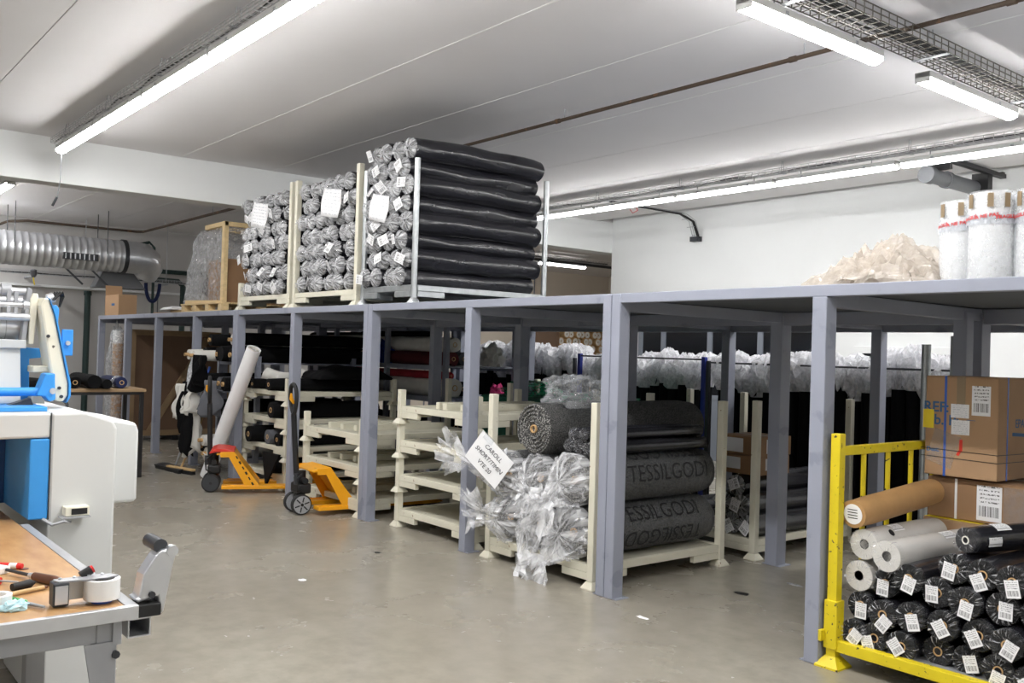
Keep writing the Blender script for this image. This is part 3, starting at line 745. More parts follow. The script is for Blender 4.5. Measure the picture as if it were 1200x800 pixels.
# rolls on the loaded racks (stack A)
AG = 'rolls on the loaded cream racks'
for (dx, z, r, m_, lb, dy, ln) in (
    (.05, .165, .075, 'fabric_black', 'black roll, left one on the bottom loaded rack', .02, 1.35), (.33, .165, .085, 'fabric_black', 'black roll with grey core, right one on the bottom loaded rack', -.05, 1.3),
    (-.2, .483, .1, 'fabric_black', 'thick black roll, left one on the second loaded rack', -.1, 1.4), (.12, .483, .09, 'fabric_grey', 'dark grey roll in the middle of the second loaded rack', .0, 1.4),
    (.38, .483, .08, 'fabric_black', 'black roll, right one on the second loaded rack', .0, 1.3),
    (.0, .80, .08, 'fabric_black', 'black roll, left one on the third loaded rack', .1, 1.3), (.3, .80, .1, 'fabric_black', 'thick black roll, right one on the third loaded rack', -.05, 1.4),
    (-.42, 1.12, .06, 'fabric_black', 'thin black roll, outermost left on the top loaded rack', -.06, 1.35), (-.25, 1.12, .06, 'fabric_black', 'thin black roll, inner left on the top loaded rack', -.05, 1.35),
    (.28, 1.12, .075, 'fabric_black', 'black roll with pale core, right on the top loaded rack', -.08, 1.4)):
    plain_roll((AX + dx, AY - .72 + dy, z + r - .005), r, ln, m_, lb, group=AG, seed=int(dx * 100) + int(z * 10))
# folded black cloth heaped on the top rack and beyond
def cloth(name, m_, x0, x1, y0, y1, z, h, seed, label, group=None, droop=0.0, n=26, cat='cloth'):
    """heap of folded cloth: a thick sheet with folds, rounded off to its edges"""
    vs = []; f = []; off = Vector((seed * 5.3, seed * 2.1, 0))
    for j in range(n + 1):
        for i in range(n + 1):
            u, v = i / n, j / n; e = min(u, 1 - u, v, 1 - v); k = min(1, e / .12) ** .5
            p = Vector((x0 + (x1 - x0) * u, y0 + (y1 - y0) * v, 0)); q = noise.noise(p * 2.2 + off) * .5 + noise.noise(Vector((p.x * 6, p.y * 2.5, 0)) + off) * .25
            vs.append((p.x, p.y, z + max(.004, h * k * (.75 + q)) - (droop * (1 - v / .15) if v < .15 else 0) * (0.6 + .4 * math.sin(u * 14))))
    f = [(j * (n + 1) + i, j * (n + 1) + i + 1, (j + 1) * (n + 1) + i + 1, (j + 1) * (n + 1) + i) for j in range(n) for i in range(n)]
    cx, cy = (x0 + x1) / 2, (y0 + y1) / 2; m = MB(); m.add([(a - cx, b - cy, c - z) for a, b, c in vs], f)
    o = m.build(name, m_, smooth=True, angle=80); o.location = (cx, cy, z); s_ = o.modifiers.new('t', 'SOLIDIFY'); s_.thickness = .006; s_.offset = -1
    return tag(o, label, cat, group)
cloth('folded_cloth', 'fabric_black_open', AX + .0, AX + .6, AY - .3, AY + .7, 1.262, .16, 2, 'heap of black cloth on the loaded racks beside the nearer pallet truck', droop=.0)
cloth('folded_cloth', 'fabric_white', AX - .35, AX + .1, AY - .62, AY - .1, 1.235, .16, 5, 'heap of white cloth beside the platform post on the loaded racks')
# leaning black drape on the second pallet truck
m = MB(); m.add([(-.2, 0, .36), (.2, .02, .36), (.02, -.05, .0), (-.2, .03, .36), (.2, .05, .36), (.02, -.02, .01)], [(0, 1, 2), (5, 4, 3), (0, 3, 4, 1), (1, 4, 5, 2), (2, 5, 3, 0)])
o = m.build('hanging_cloth', 'fabric_black_open'); o.location = (-9.93, 4.50, .06); tag(o, 'pointed black cloth hanging over the forks of the far pallet truck', 'cloth')

# fabric shelf at the far left, bolts lying lengthwise with ends to the aisle
fs = thing('fabric_shelf', 'grey steel shelf crammed with black and white fabric bolts', 'shelf', (-11.8, 5.6, 0))
for x in (-12.37, -11.12):
    for y in (4.85, 6.2): MB().box(x - .03, x + .03, y - .03, y + .03, 0, 1.5).build('upright', 'mezz_steel', fs, world=True)
for z in (.2, .72, 1.05, 1.42):
    for y in (4.85, 6.2): MB().box(-12.34, -11.15, y - .02, y + .02, z - .05, z).build('shelf_rail', 'mezz_steel', fs, world=True)
    MB().box(-12.34, -11.15, 4.87, 6.18, z - .02, z).build('shelf_board', 'mezz_steel', fs, world=True)
FG = 'bolts on the grey fabric shelf'
bolts = [(-13.2, 1.42, .08, 'fabric_white', 4.62, 'white bolt sticking out at the left end of the top shelf', .0, 'core'),
    (-13.0, 1.42, .1, 'fabric_black', 4.78, 'black bolt with cardboard core on the top shelf beside the white one', .0, 'core'),
    (-12.72, 1.42, .075, 'fabric_white', 4.55, 'white bolt with brown core jutting from the middle of the top shelf', .0, 'core'),
    (-12.5, 1.42, .1, 'fabric_black', 4.8, 'black bolt right of the white one on the top shelf', .0, 'core'),
    (-12.22, 1.42, .115, 'fabric_black', 4.75, 'thick black bolt at the right of the top shelf', .0, None),
    (-11.95, 1.42, .1, 'fabric_black', 4.8, 'black bolt, rightmost on the top shelf', .0, 'core'),
    (-12.85, 1.61, .09, 'fabric_black', 4.8, 'black bolt with pale core on top of the pile', .0, 'core'),
    (-12.38, 1.63, .08, 'fabric_white', 4.95, 'ribbed cream bolt on top of the pile', .0, 'core'),
    (-12.1, 1.64, .085, 'fabric_black', 4.9, 'black bolt at the right on top of the pile', .0, 'core'),
    (-13.1, 1.05, .1, 'fabric_black', 4.7, 'black bolt, leftmost on the third shelf', .0, 'core'), (-12.75, 1.05, .12, 'fabric_black', 4.75, 'thick black bolt on the third shelf', .0, None),
    (-12.4, 1.05, .1, 'fabric_grey', 4.8, 'dark grey bolt on the third shelf', .0, 'core'), (-12.05, 1.05, .1, 'fabric_black', 4.75, 'black bolt, rightmost on the third shelf', .0, 'core'),
    (-13.1, .72, .05, 'core', 4.5, 'bare cardboard tube jutting from the second shelf', .0, 'core'), (-12.8, .72, .11, 'fabric_black', 4.8, 'black bolt, left on the second shelf', 0, 'core'),
    (-12.5, .72, .1, 'fabric_black', 4.75, 'black bolt, right on the second shelf', 0, 'core'),
    (-12.2, .2, .085, 'fabric_white', 4.6, 'white bolt with red edge on the bottom shelf, lower one', 0, 'core'), (-12.2, .37, .08, 'fabric_white', 4.55, 'white bolt lying on the other white bolt on the bottom shelf', 0, 'core'),
    (-12.7, .2, .11, 'fabric_black', 4.8, 'black bolt, middle of the bottom shelf', 0, 'core'), (-13.05, .2, .11, 'fabric_black', 4.8, 'black bolt, leftmost on the bottom shelf', 0, 'core')]
for i, (x, z, r, m_, y0, lb, rz, core) in enumerate(bolts):
    x = -12.17 + (x + 13.2) * .78; y0 -= .28; r *= .92
    plain_roll((x, y0, z + r), r, 1.9, m_, lb, core=core, group=FG, seed=400 + i, lump=.12, proud=.05 if m_ == 'fabric_white' else .02)
# loose cloth ends hanging from the shelf
def drape(m_, x, y, z1, w, h, seed, label):
    """hanging cloth end: closed wavy curtain that narrows downwards"""
    n, k = 18, 12; vs = []; off = Vector((seed * 4.7, 1.3, 0)); x = -11.80 + (x + 13.2) * .62; y -= .3; w *= .8
    for j in range(k + 1):
        v = j / k
        for i in range(n + 1):
            u = i / n - .5; a = noise.noise(Vector((u * 4, v * 2, 0)) + off)
            vs.append((u * w * (1 - .45 * v + .3 * a), .07 * math.sin(u * 13 + seed) * (.5 + v) + .08 * a - .03, -h * v * (1 + .35 * noise.noise(Vector((u * 5, 0, 0)) - off))))
    m = MB(); m.add(vs, [(j * (n + 1) + i, j * (n + 1) + i + 1, (j + 1) * (n + 1) + i + 1, (j + 1) * (n + 1) + i) for j in range(k) for i in range(n)])
    o = m.build('hanging_cloth', m_, smooth=True, angle=80); o.location = (x, y, z1); s_ = o.modifiers.new('t', 'SOLIDIFY'); s_.thickness = .01
    return tag(o, label, 'cloth', 'cloth ends hanging from the fabric shelf')
drape('film_dense', -13.1, 4.6, 1.45, .42, .42, 1, 'clear plastic sleeve hanging from the left end of the fabric shelf')
drape('fabric_black_open', -13.25, 4.55, 1.15, .4, .62, 2, 'black cloth end hanging at the left of the fabric shelf')
drape('fabric_white', -13.4, 4.5, 1.12, .22, .42, 3, 'narrow white cloth end hanging at the far left of the fabric shelf')
drape('fabric_white', -12.75, 4.5, 1.08, .3, .3, 4, 'white cloth end hanging in the middle of the fabric shelf')
drape('fabric_black_open', -12.45, 4.52, 1.5, .28, .4, 5, 'black cloth end hanging below the white bolt')
drape('fabric_black_open', -12.9, 4.5, .85, .35, .55, 6, 'black cloth end hanging low above the broom')
drape('fabric_white', -12.85, 4.55, .8, .2, .5, 7, 'white cloth end hanging low beside the broom')
drape('fabric_grey', -12.0, 4.55, 1.2, .4, .4, 8, 'dark grey cloth end hanging behind the truck handle')

cloth('folded_cloth', 'fabric_white', -12.0, -11.45, 5.15, 5.95, 1.60, .14, 11, 'white cloth hump lying on top of the fabric shelf bolts')
# long shelf behind the racks with bolts lying along the hall
ls = thing('long_shelf', 'grey-blue long shelf with red, white and black bolts under the platform', 'shelf', (-11.5, 7.1, 0))
for x in (-13.85, -12.35, -10.9, -9.5):
    for y in (6.6, 7.7): MB().box(x - .03, x + .03, y - .03, y + .03, 0, 1.93).build('upright', 'mezz_steel', ls, world=True)
for z in (.55, 1.05, 1.45):
    for y in (6.6, 7.7): MB().box(-13.85, -9.5, y - .02, y + .02, z - .06, z).build('shelf_rail', 'mezz_steel', ls, world=True)
    MB().box(-13.85, -9.5, 6.62, 7.68, z - .02, z).build('shelf_board', 'mezz_steel', ls, world=True)
LG = 'long bolts on the shelf under the platform'
for i, (x, y, z, r, m_, ln, lb) in enumerate((
    (-9.55, 6.75, 1.45, .09, 'fabric_darkred', 2.2, 'dark red bolt at the front of the long shelf'), (-9.6, 6.95, 1.45, .09, 'fabric_grey', 2.3, 'grey bolt behind the dark red one'),
    (-9.6, 6.80, 1.62, .10, 'fabric_white', 2.5, 'white bolt on top of the dark red one'), (-10.2, 6.95, 1.80, .05, 'fabric_black', 2.0, 'black bolt topmost at the right end of the long shelf'),
    (-11.85, 6.75, 1.45, .12, 'fabric_black', 1.9, 'thick black bolt at the left of the long shelf'), (-11.8, 7.05, 1.45, .1, 'fabric_grey', 1.9, 'grey bolt behind the thick black one'),
    (-11.6, 6.72, 1.67, .08, 'fabric_white', 1.9, 'flat white bolt on the thick black one'), (-12.0, 6.95, 1.72, .08, 'fabric_black', 1.8, 'black bolt topmost at the left of the long shelf'),
    (-11.65, 6.72, 1.45, .045, 'fabric_navy', .4, 'short navy bolt end in the middle of the long shelf'),
    (-9.52, 6.76, 1.05, .125, 'fabric_white', 2.6, 'white bolt on the middle level of the long shelf'), (-9.5, 6.68, 1.28, .05, 'fabric_red', 2.4, 'bright red bolt on the middle level above the white one'),
    (-12.0, 6.75, 1.05, .09, 'fabric_darkred', .6, 'short dark pink bolt on the middle level'), (-9.8, 7.1, 1.05, .1, 'fabric_black', 2.5, 'black bolt at the back of the middle level'),
    (-9.6, 6.85, .55, .12, 'fabric_black', 2.5, 'thick black bolt on the lower level of the long shelf'), (-12.1, 6.85, .55, .12, 'fabric_black', 1.6, 'thick black bolt, left on the lower level of the long shelf'))):
    plain_roll((x, y, z + r), r, ln, m_, lb, rz=PI / 2, group=LG, seed=500 + i, lump=.15)
crumple('fabric_bundle', 'fabric_blue', (-11.1, 6.72, 1.45), (.16, .13, .22), 21, sub=3, label='crumpled bright blue cloth bundle on the long shelf', cat='cloth')
crumple('fabric_bundle', 'fabric_pink', (-9.55, 7.45, 1.05), (.1, .1, .13), 22, sub=3, label='small pink bundle at the right end of the long shelf', cat='cloth')
crumple('fabric_bundle', 'fabric_white', (-9.75, 7.5, 1.45), (.18, .16, .2), 23, sub=3, label='white cloth bundle at the right end of the long shelf', cat='cloth')
# green wrapped rolls on the second row racks
for i, (x, y, z, ln, lb) in enumerate(((-6.65, 6.75, .165, 1.1, 'green plastic wrapped roll low in the rack behind the empty racks'),)):
    plain_roll((x, y, z + .15), .15, ln, 'fabric_green', lb, rz=PI / 2, seed=600 + i, core=None)
for i, (x0, x1, z, lb) in enumerate(((-8.75, -8.0, 1.05, 'dark green cloth pack in the rack deep behind the empty racks'), (-7.7, -6.7, 1.0, 'bright green wrapped cloth pack in the rack beside the clear bag'))):
    b = MB(); b.box(x0, x1, 6.55, 7.6, .165, z + .1); o = b.build('cloth_pack', 'fabric_green', bevel=.05); tag(o, lb, 'cloth pack', 'green packs in the second row')
    q = crumple('plastic_wrap', 'film_green', ((x0 + x1) / 2, 7.07, z + .09), ((x1 - x0) * .42, .4, .12), 30 + i, sub=4, amp=.3, freq=3, parent=None); q.parent = o; q.location = ((x0 + x1) / 2, 7.07, z + .09)

# ---------------------------------------------------------------- contents of the rack behind the rugs
EG = 'wrapped rolls on the rack behind the rugs'
for i, (x, z) in enumerate(((-4.8, .255), (-4.98, .255), (-5.16, .255), (-4.87, .415), (-5.07, .415), (-4.97, .57), (-5.5, .255), (-5.7, .255))):
    o = obj('fabric_roll', BODIES[i % 4], None); o.location = (x, 6.45 + .03 * (i % 3), z); o.rotation_euler = (0, i, 0)
    tag(o, 'black wrapped roll on the rack behind the rugs, %s' % ['outer bottom', 'second bottom', 'third bottom', 'right middle', 'left middle', 'topmost', 'bottom behind cartons', 'far bottom'][i], 'fabric roll', EG)
    e = obj('plastic_end', TUFTS[i % 6], None, o); e.scale = (1, .2, 1)
    g = obj('paper_tag', tag_m, None, o); g.location = (.02, -.06, -.01); g.rotation_euler = (0, .6 + i, 0)
def carton(name, loc, size, m_, label, rz=0.0, seam=True, tape='tape_brown', open_=False, group=None):
    """cardboard box: four walls and lid flaps with a seam, tape strip"""
    w, d, h = size; t = thing(name, label, 'box', loc, rz, group)
    MB().box(-w / 2, w / 2, -d / 2, d / 2, 0, h - .004).build('carton_body', m_, t, bevel=.006)
    if not open_:
        MB().box(-w / 2 + .002, w / 2 - .002, -d / 2 + .002, -.002, h - .004, h).build('flap', m_, t); MB().box(-w / 2 + .002, w / 2 - .002, .002, d / 2 - .002, h - .004, h).build('flap', m_, t)
        MB().box(-w / 2 - .001, w / 2 + .001, -.025, .025, h, h + .001).build('tape', tape, t)
    else:
        for s_ in (-1, 1): MB().obox((0, s_ * (d / 2), h + .07), (w, .005, .15), Euler((s_ * -.3, 0, 0))).build('flap', m_, t)
    return t
def face_sheet(t, m_, x, y, z, w, h, rot=0.0, side=False, name='label', th=.0015):
    m = MB().obox((0, 0, 0), (w, th, h)); mm = Matrix.Rotation(rot, 4, 'Y')
    if side: mm = Matrix.Rotation(PI / 2, 4, 'Z') @ mm
    o = m.build(name, m_, t); o.data.transform(Matrix.Translation((x, y, z)) @ mm); return o
c = carton('cardboard_box', (-5.0, 6.78, .665), (.42, .45, .16), 'cardboard_dark', 'lower brown carton on the rolls behind the rugs'); face_sheet(c, 'paper', -.05, -.226, .09, .16, .1); face_sheet(c, 'paper', .212, -.05, .09, .14, .1, side=True)
c = carton('cardboard_box', (-5.0, 6.8, .828), (.42, .45, .16), 'cardboard_dark', 'upper brown carton on the rolls behind the rugs'); face_sheet(c, 'paper', -.05, -.226, .08, .18, .12); face_sheet(c, 'paper', .212, -.05, .08, .16, .12, side=True)

# ---------------------------------------------------------------- pallet trucks
def pallet_truck(label, loc, rz, spoke, cap, lean, wheel_m):
    t = thing('pallet_truck', label, 'pallet truck', loc, rz)
    for s_ in (-1, 1):
        f = MB(); x = s_ * .19
        f.prism([(.12, .06), (1.42, .06), (1.50, .035), (1.42, .02), (.12, .02)], lambda u, v, d: (x + d, u, v + .03), -.075, .075)
        f.build('fork', 'orange', t, bevel=.006)
        MB().cyl((x - .03, 1.25, .04), (x + .03, 1.25, .04), .038, 14).build('load_roller', 'black_rubber', t, smooth=True)
        # sloped cheek plate between pump and fork
        c = MB(); x2 = s_ * .13
        c.prism([(.10, .46), (.24, .46), (.52, .10), (.52, .055), (.16, .055), (.16, .10), (.36, .10), (.19, .40), (.10, .40)], lambda u, v, d: (x2 + d, u, v), -.125 if s_ < 0 else .115, -.115 if s_ < 0 else .125)
        c.build('cheek_plate', 'orange', t, bevel=.003)
    b = MB(); b.prism([(.06, .44), (.24, .47), (.25, .455), (.52, .085), (.49, .085), (.235, .43), (.06, .425)], lambda u, v, d: (d, u, v), -.25, .25); b.build('front_plate', 'orange', t, bevel=.004)
    if cap:
        c = MB(); c.prism([(-.02, .44), (.0, .475), (.06, .495), (.15, .49), (.25, .47), (.25, .455), (.06, .455)], lambda u, v, d: (d, u, v), -.252, .252); c.build('red_cap', 'red_paint', t, bevel=.006)
        for k in range(6): MB().obox((.2565, .275 + .035 * k, .40 - .058 * k), (.001, .02 if k % 2 else .014, .035), Euler((R(31), 0, 0))).build('worn_print', 'ink', t)
    # pump and steering wheels
    p = MB().cyl((0, .02, .16), (0, .02, .42), .055, 16).build('pump', 'black_paint', t, smooth=True)
    MB().box(-.11, .11, -.04, .1, .2, .30).build('pump_block', 'black_paint', t, bevel=.02)
    MB().cyl((-.13, .03, .33), (.13, .03, .33), .03, 12).build('valve_body', 'black_paint', t, smooth=True)
    MB().cyl((.08, -.05, .3), (.08, -.05, .4), .022, 10).build('valve_knob', 'steel_dark', t, smooth=True)
    MB().tube([(.1, .0, .40), (.15, -.06, .36), (.14, -.05, .25), (.09, .02, .22)], .009, 6).build('chain_guard', 'black_rubber', t, smooth=True)
    for s_ in (-1, 1):
        x = s_ * .105
        w = MB().lathe([(.055, -.026), (.088, -.026), (.1, -.02), (.1, .02), (.088, .026), (.055, .026)], (x, 0, .1), (1, 0, 0), 26).build('wheel', wheel_m[0], t, smooth=True)
        h = MB().lathe([(.018, -.028), (.086, -.028), (.086, .028), (.018, .028)], (x, 0, .1), (1, 0, 0), 22).build('wheel_hub', wheel_m[1], w, smooth=True)
        if spoke:
            for k in range(6):
                a = k * PI / 3 + .3; MB().obox((x + s_ * .0295, .05 * math.cos(a), .1 + .05 * math.sin(a)), (.004, .05, .012), Euler((a, 0, 0))).build('spoke', 'black_paint', w)
        MB().cyl((x - .03 * s_, 0, .1), (x + s_ * .034, 0, .1), .016, 10).build('axle_nut', 'black_paint', w, smooth=True)
    MB().box(-.05, .05, -.03, .03, .1, .2).build('wheel_fork', 'black_paint', t, bevel=.005)
    # drawbar with loop handle
    y1 = lean; a = Vector((0, -.02, .38)); e = Vector((0, -.02 + y1 * .78, .98)); top = Vector((0, -.02 + y1, 1.27))
    MB().tube([a, a.lerp(e, .5), e], .028, 10).build('drawbar', 'black_paint', t, smooth=True)
    loop = []
    for k in range(25):
        q = -PI / 2 + 2 * PI * k / 24; w = .11 * math.cos(q) * (.55 + .45 * (math.sin(q) + 1) / 2)
        c_ = e.lerp(top, (math.sin(q) + 1) / 2); loop.append((w, c_.y, c_.z))
    MB().tube(loop, .02, 8).build('loop_handle', 'black_rubber', t, smooth=True)
    l = MB(); l.tube([e + Vector((.0, 0, .1)), e + Vector((.0, -.03, .15)), e + Vector((.01, -.035, .2))], [.014, .02, .01], 8); l.build('release_lever', 'orange', t, smooth=True)
    MB().tube([e + Vector((0, 0, 0)), e + Vector((0, 0, .12))], .014, 8).build('lever_stem', 'steel_dark', t, smooth=True)
    return t
pallet_truck('orange pallet truck with spoked wheels in front of the empty racks', (-8.45, 4.14, 0), -.10, True, False, -.06, ('black_rubber', 'steel_grey'))
pallet_truck('orange pallet truck with red top cap beside the leaning white tube', (-10.2, 3.94, 0), -.42, False, True, -.03, ('black_rubber', 'steel_dark'))

# leaning white tube
a, b = Vector((-11.22, 4.28, .02)), Vector((-10.36, 4.46, 1.60)); d = (b - a)
pt = thing('paper_tube', 'long white paper tube leaning beside the far pallet truck', 'tube', a)
MB().ring((0, 0, 0), d, .085, .075, 22).build('tube_wall', 'paper', pt, smooth=True)
m = MB()
for k in range(60):
    pass
MB().ring(d * .985, d * 1.002, .06, .052, 18).build('inner_layer', 'core_white', pt, smooth=True)
# broom, squeegee and dustpan
br = thing('broom', 'wooden broom with dark bristles leaning on the fabric shelf', 'broom', (-11.75, 4.14, 0), .25)
MB().box(-.28, .28, -.03, .03, .045, .075).build('head', 'wood', br, bevel=.008)
m = MB()
for k in range(34):
    for j in range(3): m.obox((-.27 + .54 * k / 33, -.02 + .02 * j, .022), (.012, .012, .046), Euler((.15 * (j - 1), 0, 0)))
stuff(m.build('bristles', 'black_rubber', br))
MB().tube([(0, 0, .06), (.06, .2, .55), (.10, .36, 1.06)], .013, 8).build('handle', 'wood', br, smooth=True)
sq = thing('squeegee', 'floor squeegee with steel and blue handle behind the broom', 'squeegee', (-12.0, 4.06, 0), .1)
MB().box(-.34, .34, -.015, .02, .0, .035).build('blade', 'black_rubber', sq); MB().prism([(-.02, .03), (.12, .05), (.12, .07), (-.02, .05)], lambda u, v, d: (d, u, v), -.36, .36).build('head', 'black_paint', sq)
MB().tube([(0, .1, .06), (.05, .32, .75), (.08, .45, 1.22)], .012, 8).build('handle', 'steel_grey', sq, smooth=True)
MB().tube([(.08, .45, 1.22), (.088, .485, 1.34)], .016, 8).build('grip', 'strap_blue', sq, smooth=True)
sh2 = MB().obox((0, 0, .13), (.26, .004, .2), Euler((.5, .25, .1))).build('paper_sheet', 'paper'); sh2.location = (-11.35, 4.33, .06); tag(sh2, 'white sheet of paper leaning by the broom handle', 'paper')
# ---------------------------------------------------------------- machine at the left
mc = thing('rolling_machine', 'white and blue cloth rolling machine at the end of the workbench', 'machine', (-4.9, .6, 0))
def mw(name, m_, fn, parent=mc, bevel=0.0, smooth=False):
    m = MB(); fn(m); return m.build(name, m_, parent, bevel=bevel, smooth=smooth, world=True)
cab = mw('end_cabinet', 'machine_white', lambda m: m.prism([(.985, 0), (1.262, 0), (1.262, 1.25), (1.245, 1.285), (1.13, 1.325), (.985, 1.325)], lambda u, v, d: (d, u, v), -5.25, -4.42), bevel=.012)
mw('side_cover', 'machine_white', lambda m: m.prism([(1.262, .885), (1.39, .885), (1.40, .90), (1.40, 1.22), (1.385, 1.262), (1.262, 1.285)], lambda u, v, d: (d, u, v), -5.1, -4.55), bevel=.015)
mw('seam', 'steel_dark', lambda m: m.box(-4.421, -4.417, .983, .987, .86, 1.325))
mw('cross_beam', 'machine_white', lambda m: m.box(-4.75, -4.42, -.6, .983, 1.215, 1.325), bevel=.01)
mw('blue_cheek', 'machine_blue', lambda m: m.box(-4.95, -4.42, .905, .983, .862, 1.212), bevel=.006)
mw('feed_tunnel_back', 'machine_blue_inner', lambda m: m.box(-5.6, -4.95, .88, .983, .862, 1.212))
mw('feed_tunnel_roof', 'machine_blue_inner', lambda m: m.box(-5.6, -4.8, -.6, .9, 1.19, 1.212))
mw('base_frame', 'machine_white', lambda m: m.box(-5.6, -4.75, 1.0, 1.25, 0, .8))
mw('top_trough', 'machine_blue', lambda m: m.box(-4.95, -4.5, -.6, .985, 1.326, 1.345), bevel=.003)
mw('upper_cover', 'machine_white', lambda m: m.prism([(-5.35, 1.345), (-4.74, 1.345), (-4.74, 1.36), (-4.79, 1.60), (-4.80, 1.635), (-5.35, 1.635)], lambda u, v, d: (u, d, v), -.6, .925), bevel=.006)
mw('upper_cover_lip', 'machine_white', lambda m: m.box(-4.82, -4.77, -.6, .945, 1.60, 1.64), bevel=.004)
mw('cover_foot', 'steel_dark', lambda m: m.prism([(.86, 1.345), (.95, 1.375), (.96, 1.345)], lambda u, v, d: (d, u, v), -4.72, -4.66))
ro = mw('large_roller', 'alu', lambda m: m.cyl((-4.9, -.6, 1.70), (-4.9, .935, 1.70), .062, 28), smooth=True)
for k in range(6): mw('roller_groove', 'steel_grey', lambda m: m.ring((-4.9, .62 + .05 * k, 1.70), (-4.9, .624 + .05 * k, 1.70), .0635, .05, 28), ro)
for n_, (x, z, r, y1) in enumerate(((-4.82, 1.865, .018, .96), (-4.80, 1.80, .014, .99), (-4.78, 1.745, .018, .955), (-4.93, 1.82, .026, 1.04))):
    mw('guide_bar', 'alu', lambda m: m.cyl((x, -.6, z), (x, y1, z), r, 14), smooth=True)
mw('bar_clamp', 'steel_grey', lambda m: m.cyl((-4.82, .84, 1.868), (-4.82, .88, 1.868), .03, 16), smooth=True)
for y in (.87, .90): mw('bar_link', 'steel_grey', lambda m: m.box(-4.81, -4.79, y - .008, y + .008, 1.74, 1.865))
mw('side_plate', 'steel_grey', lambda m: m.prism([(.925, 1.64), (.945, 1.64), (.965, 1.88), (.945, 1.885)], lambda u, v, d: (d, u, v), -4.86, -4.78), bevel=.003)
mw('side_lever', 'machine_cream', lambda m: m.prism([(.955, 1.62), (.975, 1.62), (.99, 1.84), (.985, 1.858), (.965, 1.858), (.955, 1.83)], lambda u, v, d: (d, u, v), -4.84, -4.77), bevel=.004)
arm = mw('swing_arm', 'machine_cream', lambda m: m.prism([(.985, 1.80), (1.0, 1.84), (1.02, 1.835), (1.045, 1.76), (1.115, 1.44), (1.115, 1.385), (1.095, 1.355), (1.06, 1.36), (1.05, 1.41)], lambda u, v, d: (d, u, v), -4.86, -4.70), bevel=.01)
mw('arm_blue_edge', 'machine_blue', lambda m: m.prism([(1.022, 1.83), (1.05, 1.765), (1.124, 1.44), (1.125, 1.38), (1.108, 1.35), (1.116, 1.385), (1.116, 1.44), (1.046, 1.76), (1.02, 1.836)], lambda u, v, d: (d, u, v), -4.87, -4.69), arm)
for (y, z) in ((1.075, 1.42), (1.02, 1.66), (1.085, 1.38)): mw('bolt', 'steel_dark', lambda m: m.cyl((-4.70, y, z), (-4.69, y, z), .008, 8), arm)
mw('arm_shaft', 'alu', lambda m: m.cyl((-4.8, .93, 1.80), (-4.8, 1.05, 1.80), .026, 16), smooth=True)
mw('blue_knuckle', 'machine_blue', lambda m: m.prism([(1.045, 1.75), (1.045, 1.80), (1.065, 1.81), (1.08, 1.79), (1.075, 1.715), (1.055, 1.72)], lambda u, v, d: (d, u, v), -4.84, -4.76), bevel=.006)
mw('shaft_end', 'alu', lambda m: m.cyl((-4.8, 1.035, 1.835), (-4.8, 1.06, 1.845), .024, 14), smooth=True)
for k in range(4): mw('cable', 'cable_black', lambda m: m.tube([(-4.80 + .015 * k, 1.05, 1.83), (-4.80 + .015 * k, 1.065 + .008 * k, 1.87), (-4.79, 1.09 + .004 * k, 1.85), (-4.79, 1.085, 1.80)], .005, 6), smooth=True)
mw('blue_upright', 'machine_blue', lambda m: m.prism([(.945, 1.345), (.995, 1.345), (.99, 1.55), (1.04, 1.555), (1.04, 1.60), (.945, 1.605)], lambda u, v, d: (d, u, v), -5.0, -4.92), bevel=.004)
bb = mw('blue_bracket', 'machine_blue', lambda m: m.prism([(1.10, 1.57), (1.15, 1.57), (1.15, 1.695), (1.10, 1.695), (1.10, 1.61), (1.06, 1.605), (1.06, 1.575)], lambda u, v, d: (d, u, v), -4.80, -4.785), bevel=.003)
mw('bolt', 'alu', lambda m: m.cyl((-4.785, 1.125, 1.63), (-4.77, 1.125, 1.63), .011, 8), bb)
mw('blue_tie_rod', 'machine_blue', lambda m: m.cyl((-4.66, -.6, 1.405), (-4.66, 1.01, 1.405), .020, 16), smooth=True)
mw('rod_clamp', 'machine_blue', lambda m: m.prism([(.965, 1.39), (1.0, 1.49), (1.04, 1.49), (1.04, 1.46), (1.045, 1.37), (1.02, 1.36), (1.0, 1.385)], lambda u, v, d: (d, u, v), -4.72, -4.62), bevel=.006)
mw('rod_pin', 'alu', lambda m: m.cyl((-4.62, 1.03, 1.41), (-4.61, 1.03, 1.41), .014, 10))
mw('motor_block', 'machine_cream', lambda m: m.box(-4.86, -4.74, .97, 1.04, 1.49, 1.52), bevel=.004)
mw('lower_bracket', 'machine_cream', lambda m: m.prism([(.97, 1.345), (1.03, 1.345), (1.015, 1.40), (.98, 1.40)], lambda u, v, d: (d, u, v), -4.85, -4.75), bevel=.004)
mw('cable', 'cable_black', lambda m: m.tube([(-4.82, 1.08, 1.36), (-4.85, 1.12, 1.37), (-4.9, 1.16, 1.33), (-4.95, 1.17, 1.28)], .008, 6), smooth=True)
lat = mw('latch_hook', 'steel_grey', lambda m: m.tube([(-4.40, .96, .835 + .03), (-4.36, .99, .845), (-4.34, 1.03, .86), (-4.36, 1.06, .85)], .008, 6), smooth=True)
mw('latch_box', 'machine_cream', lambda m: m.box(-4.42, -4.36, 1.04, 1.14, .875, .915), bevel=.004)
mw('latch_slot', 'black_paint', lambda m: m.box(-4.362, -4.358, 1.065, 1.13, .882, .908))
mw('latch_lever', 'steel_grey', lambda m: m.box(-4.40, -4.34, 1.02, 1.14, .868, .874))

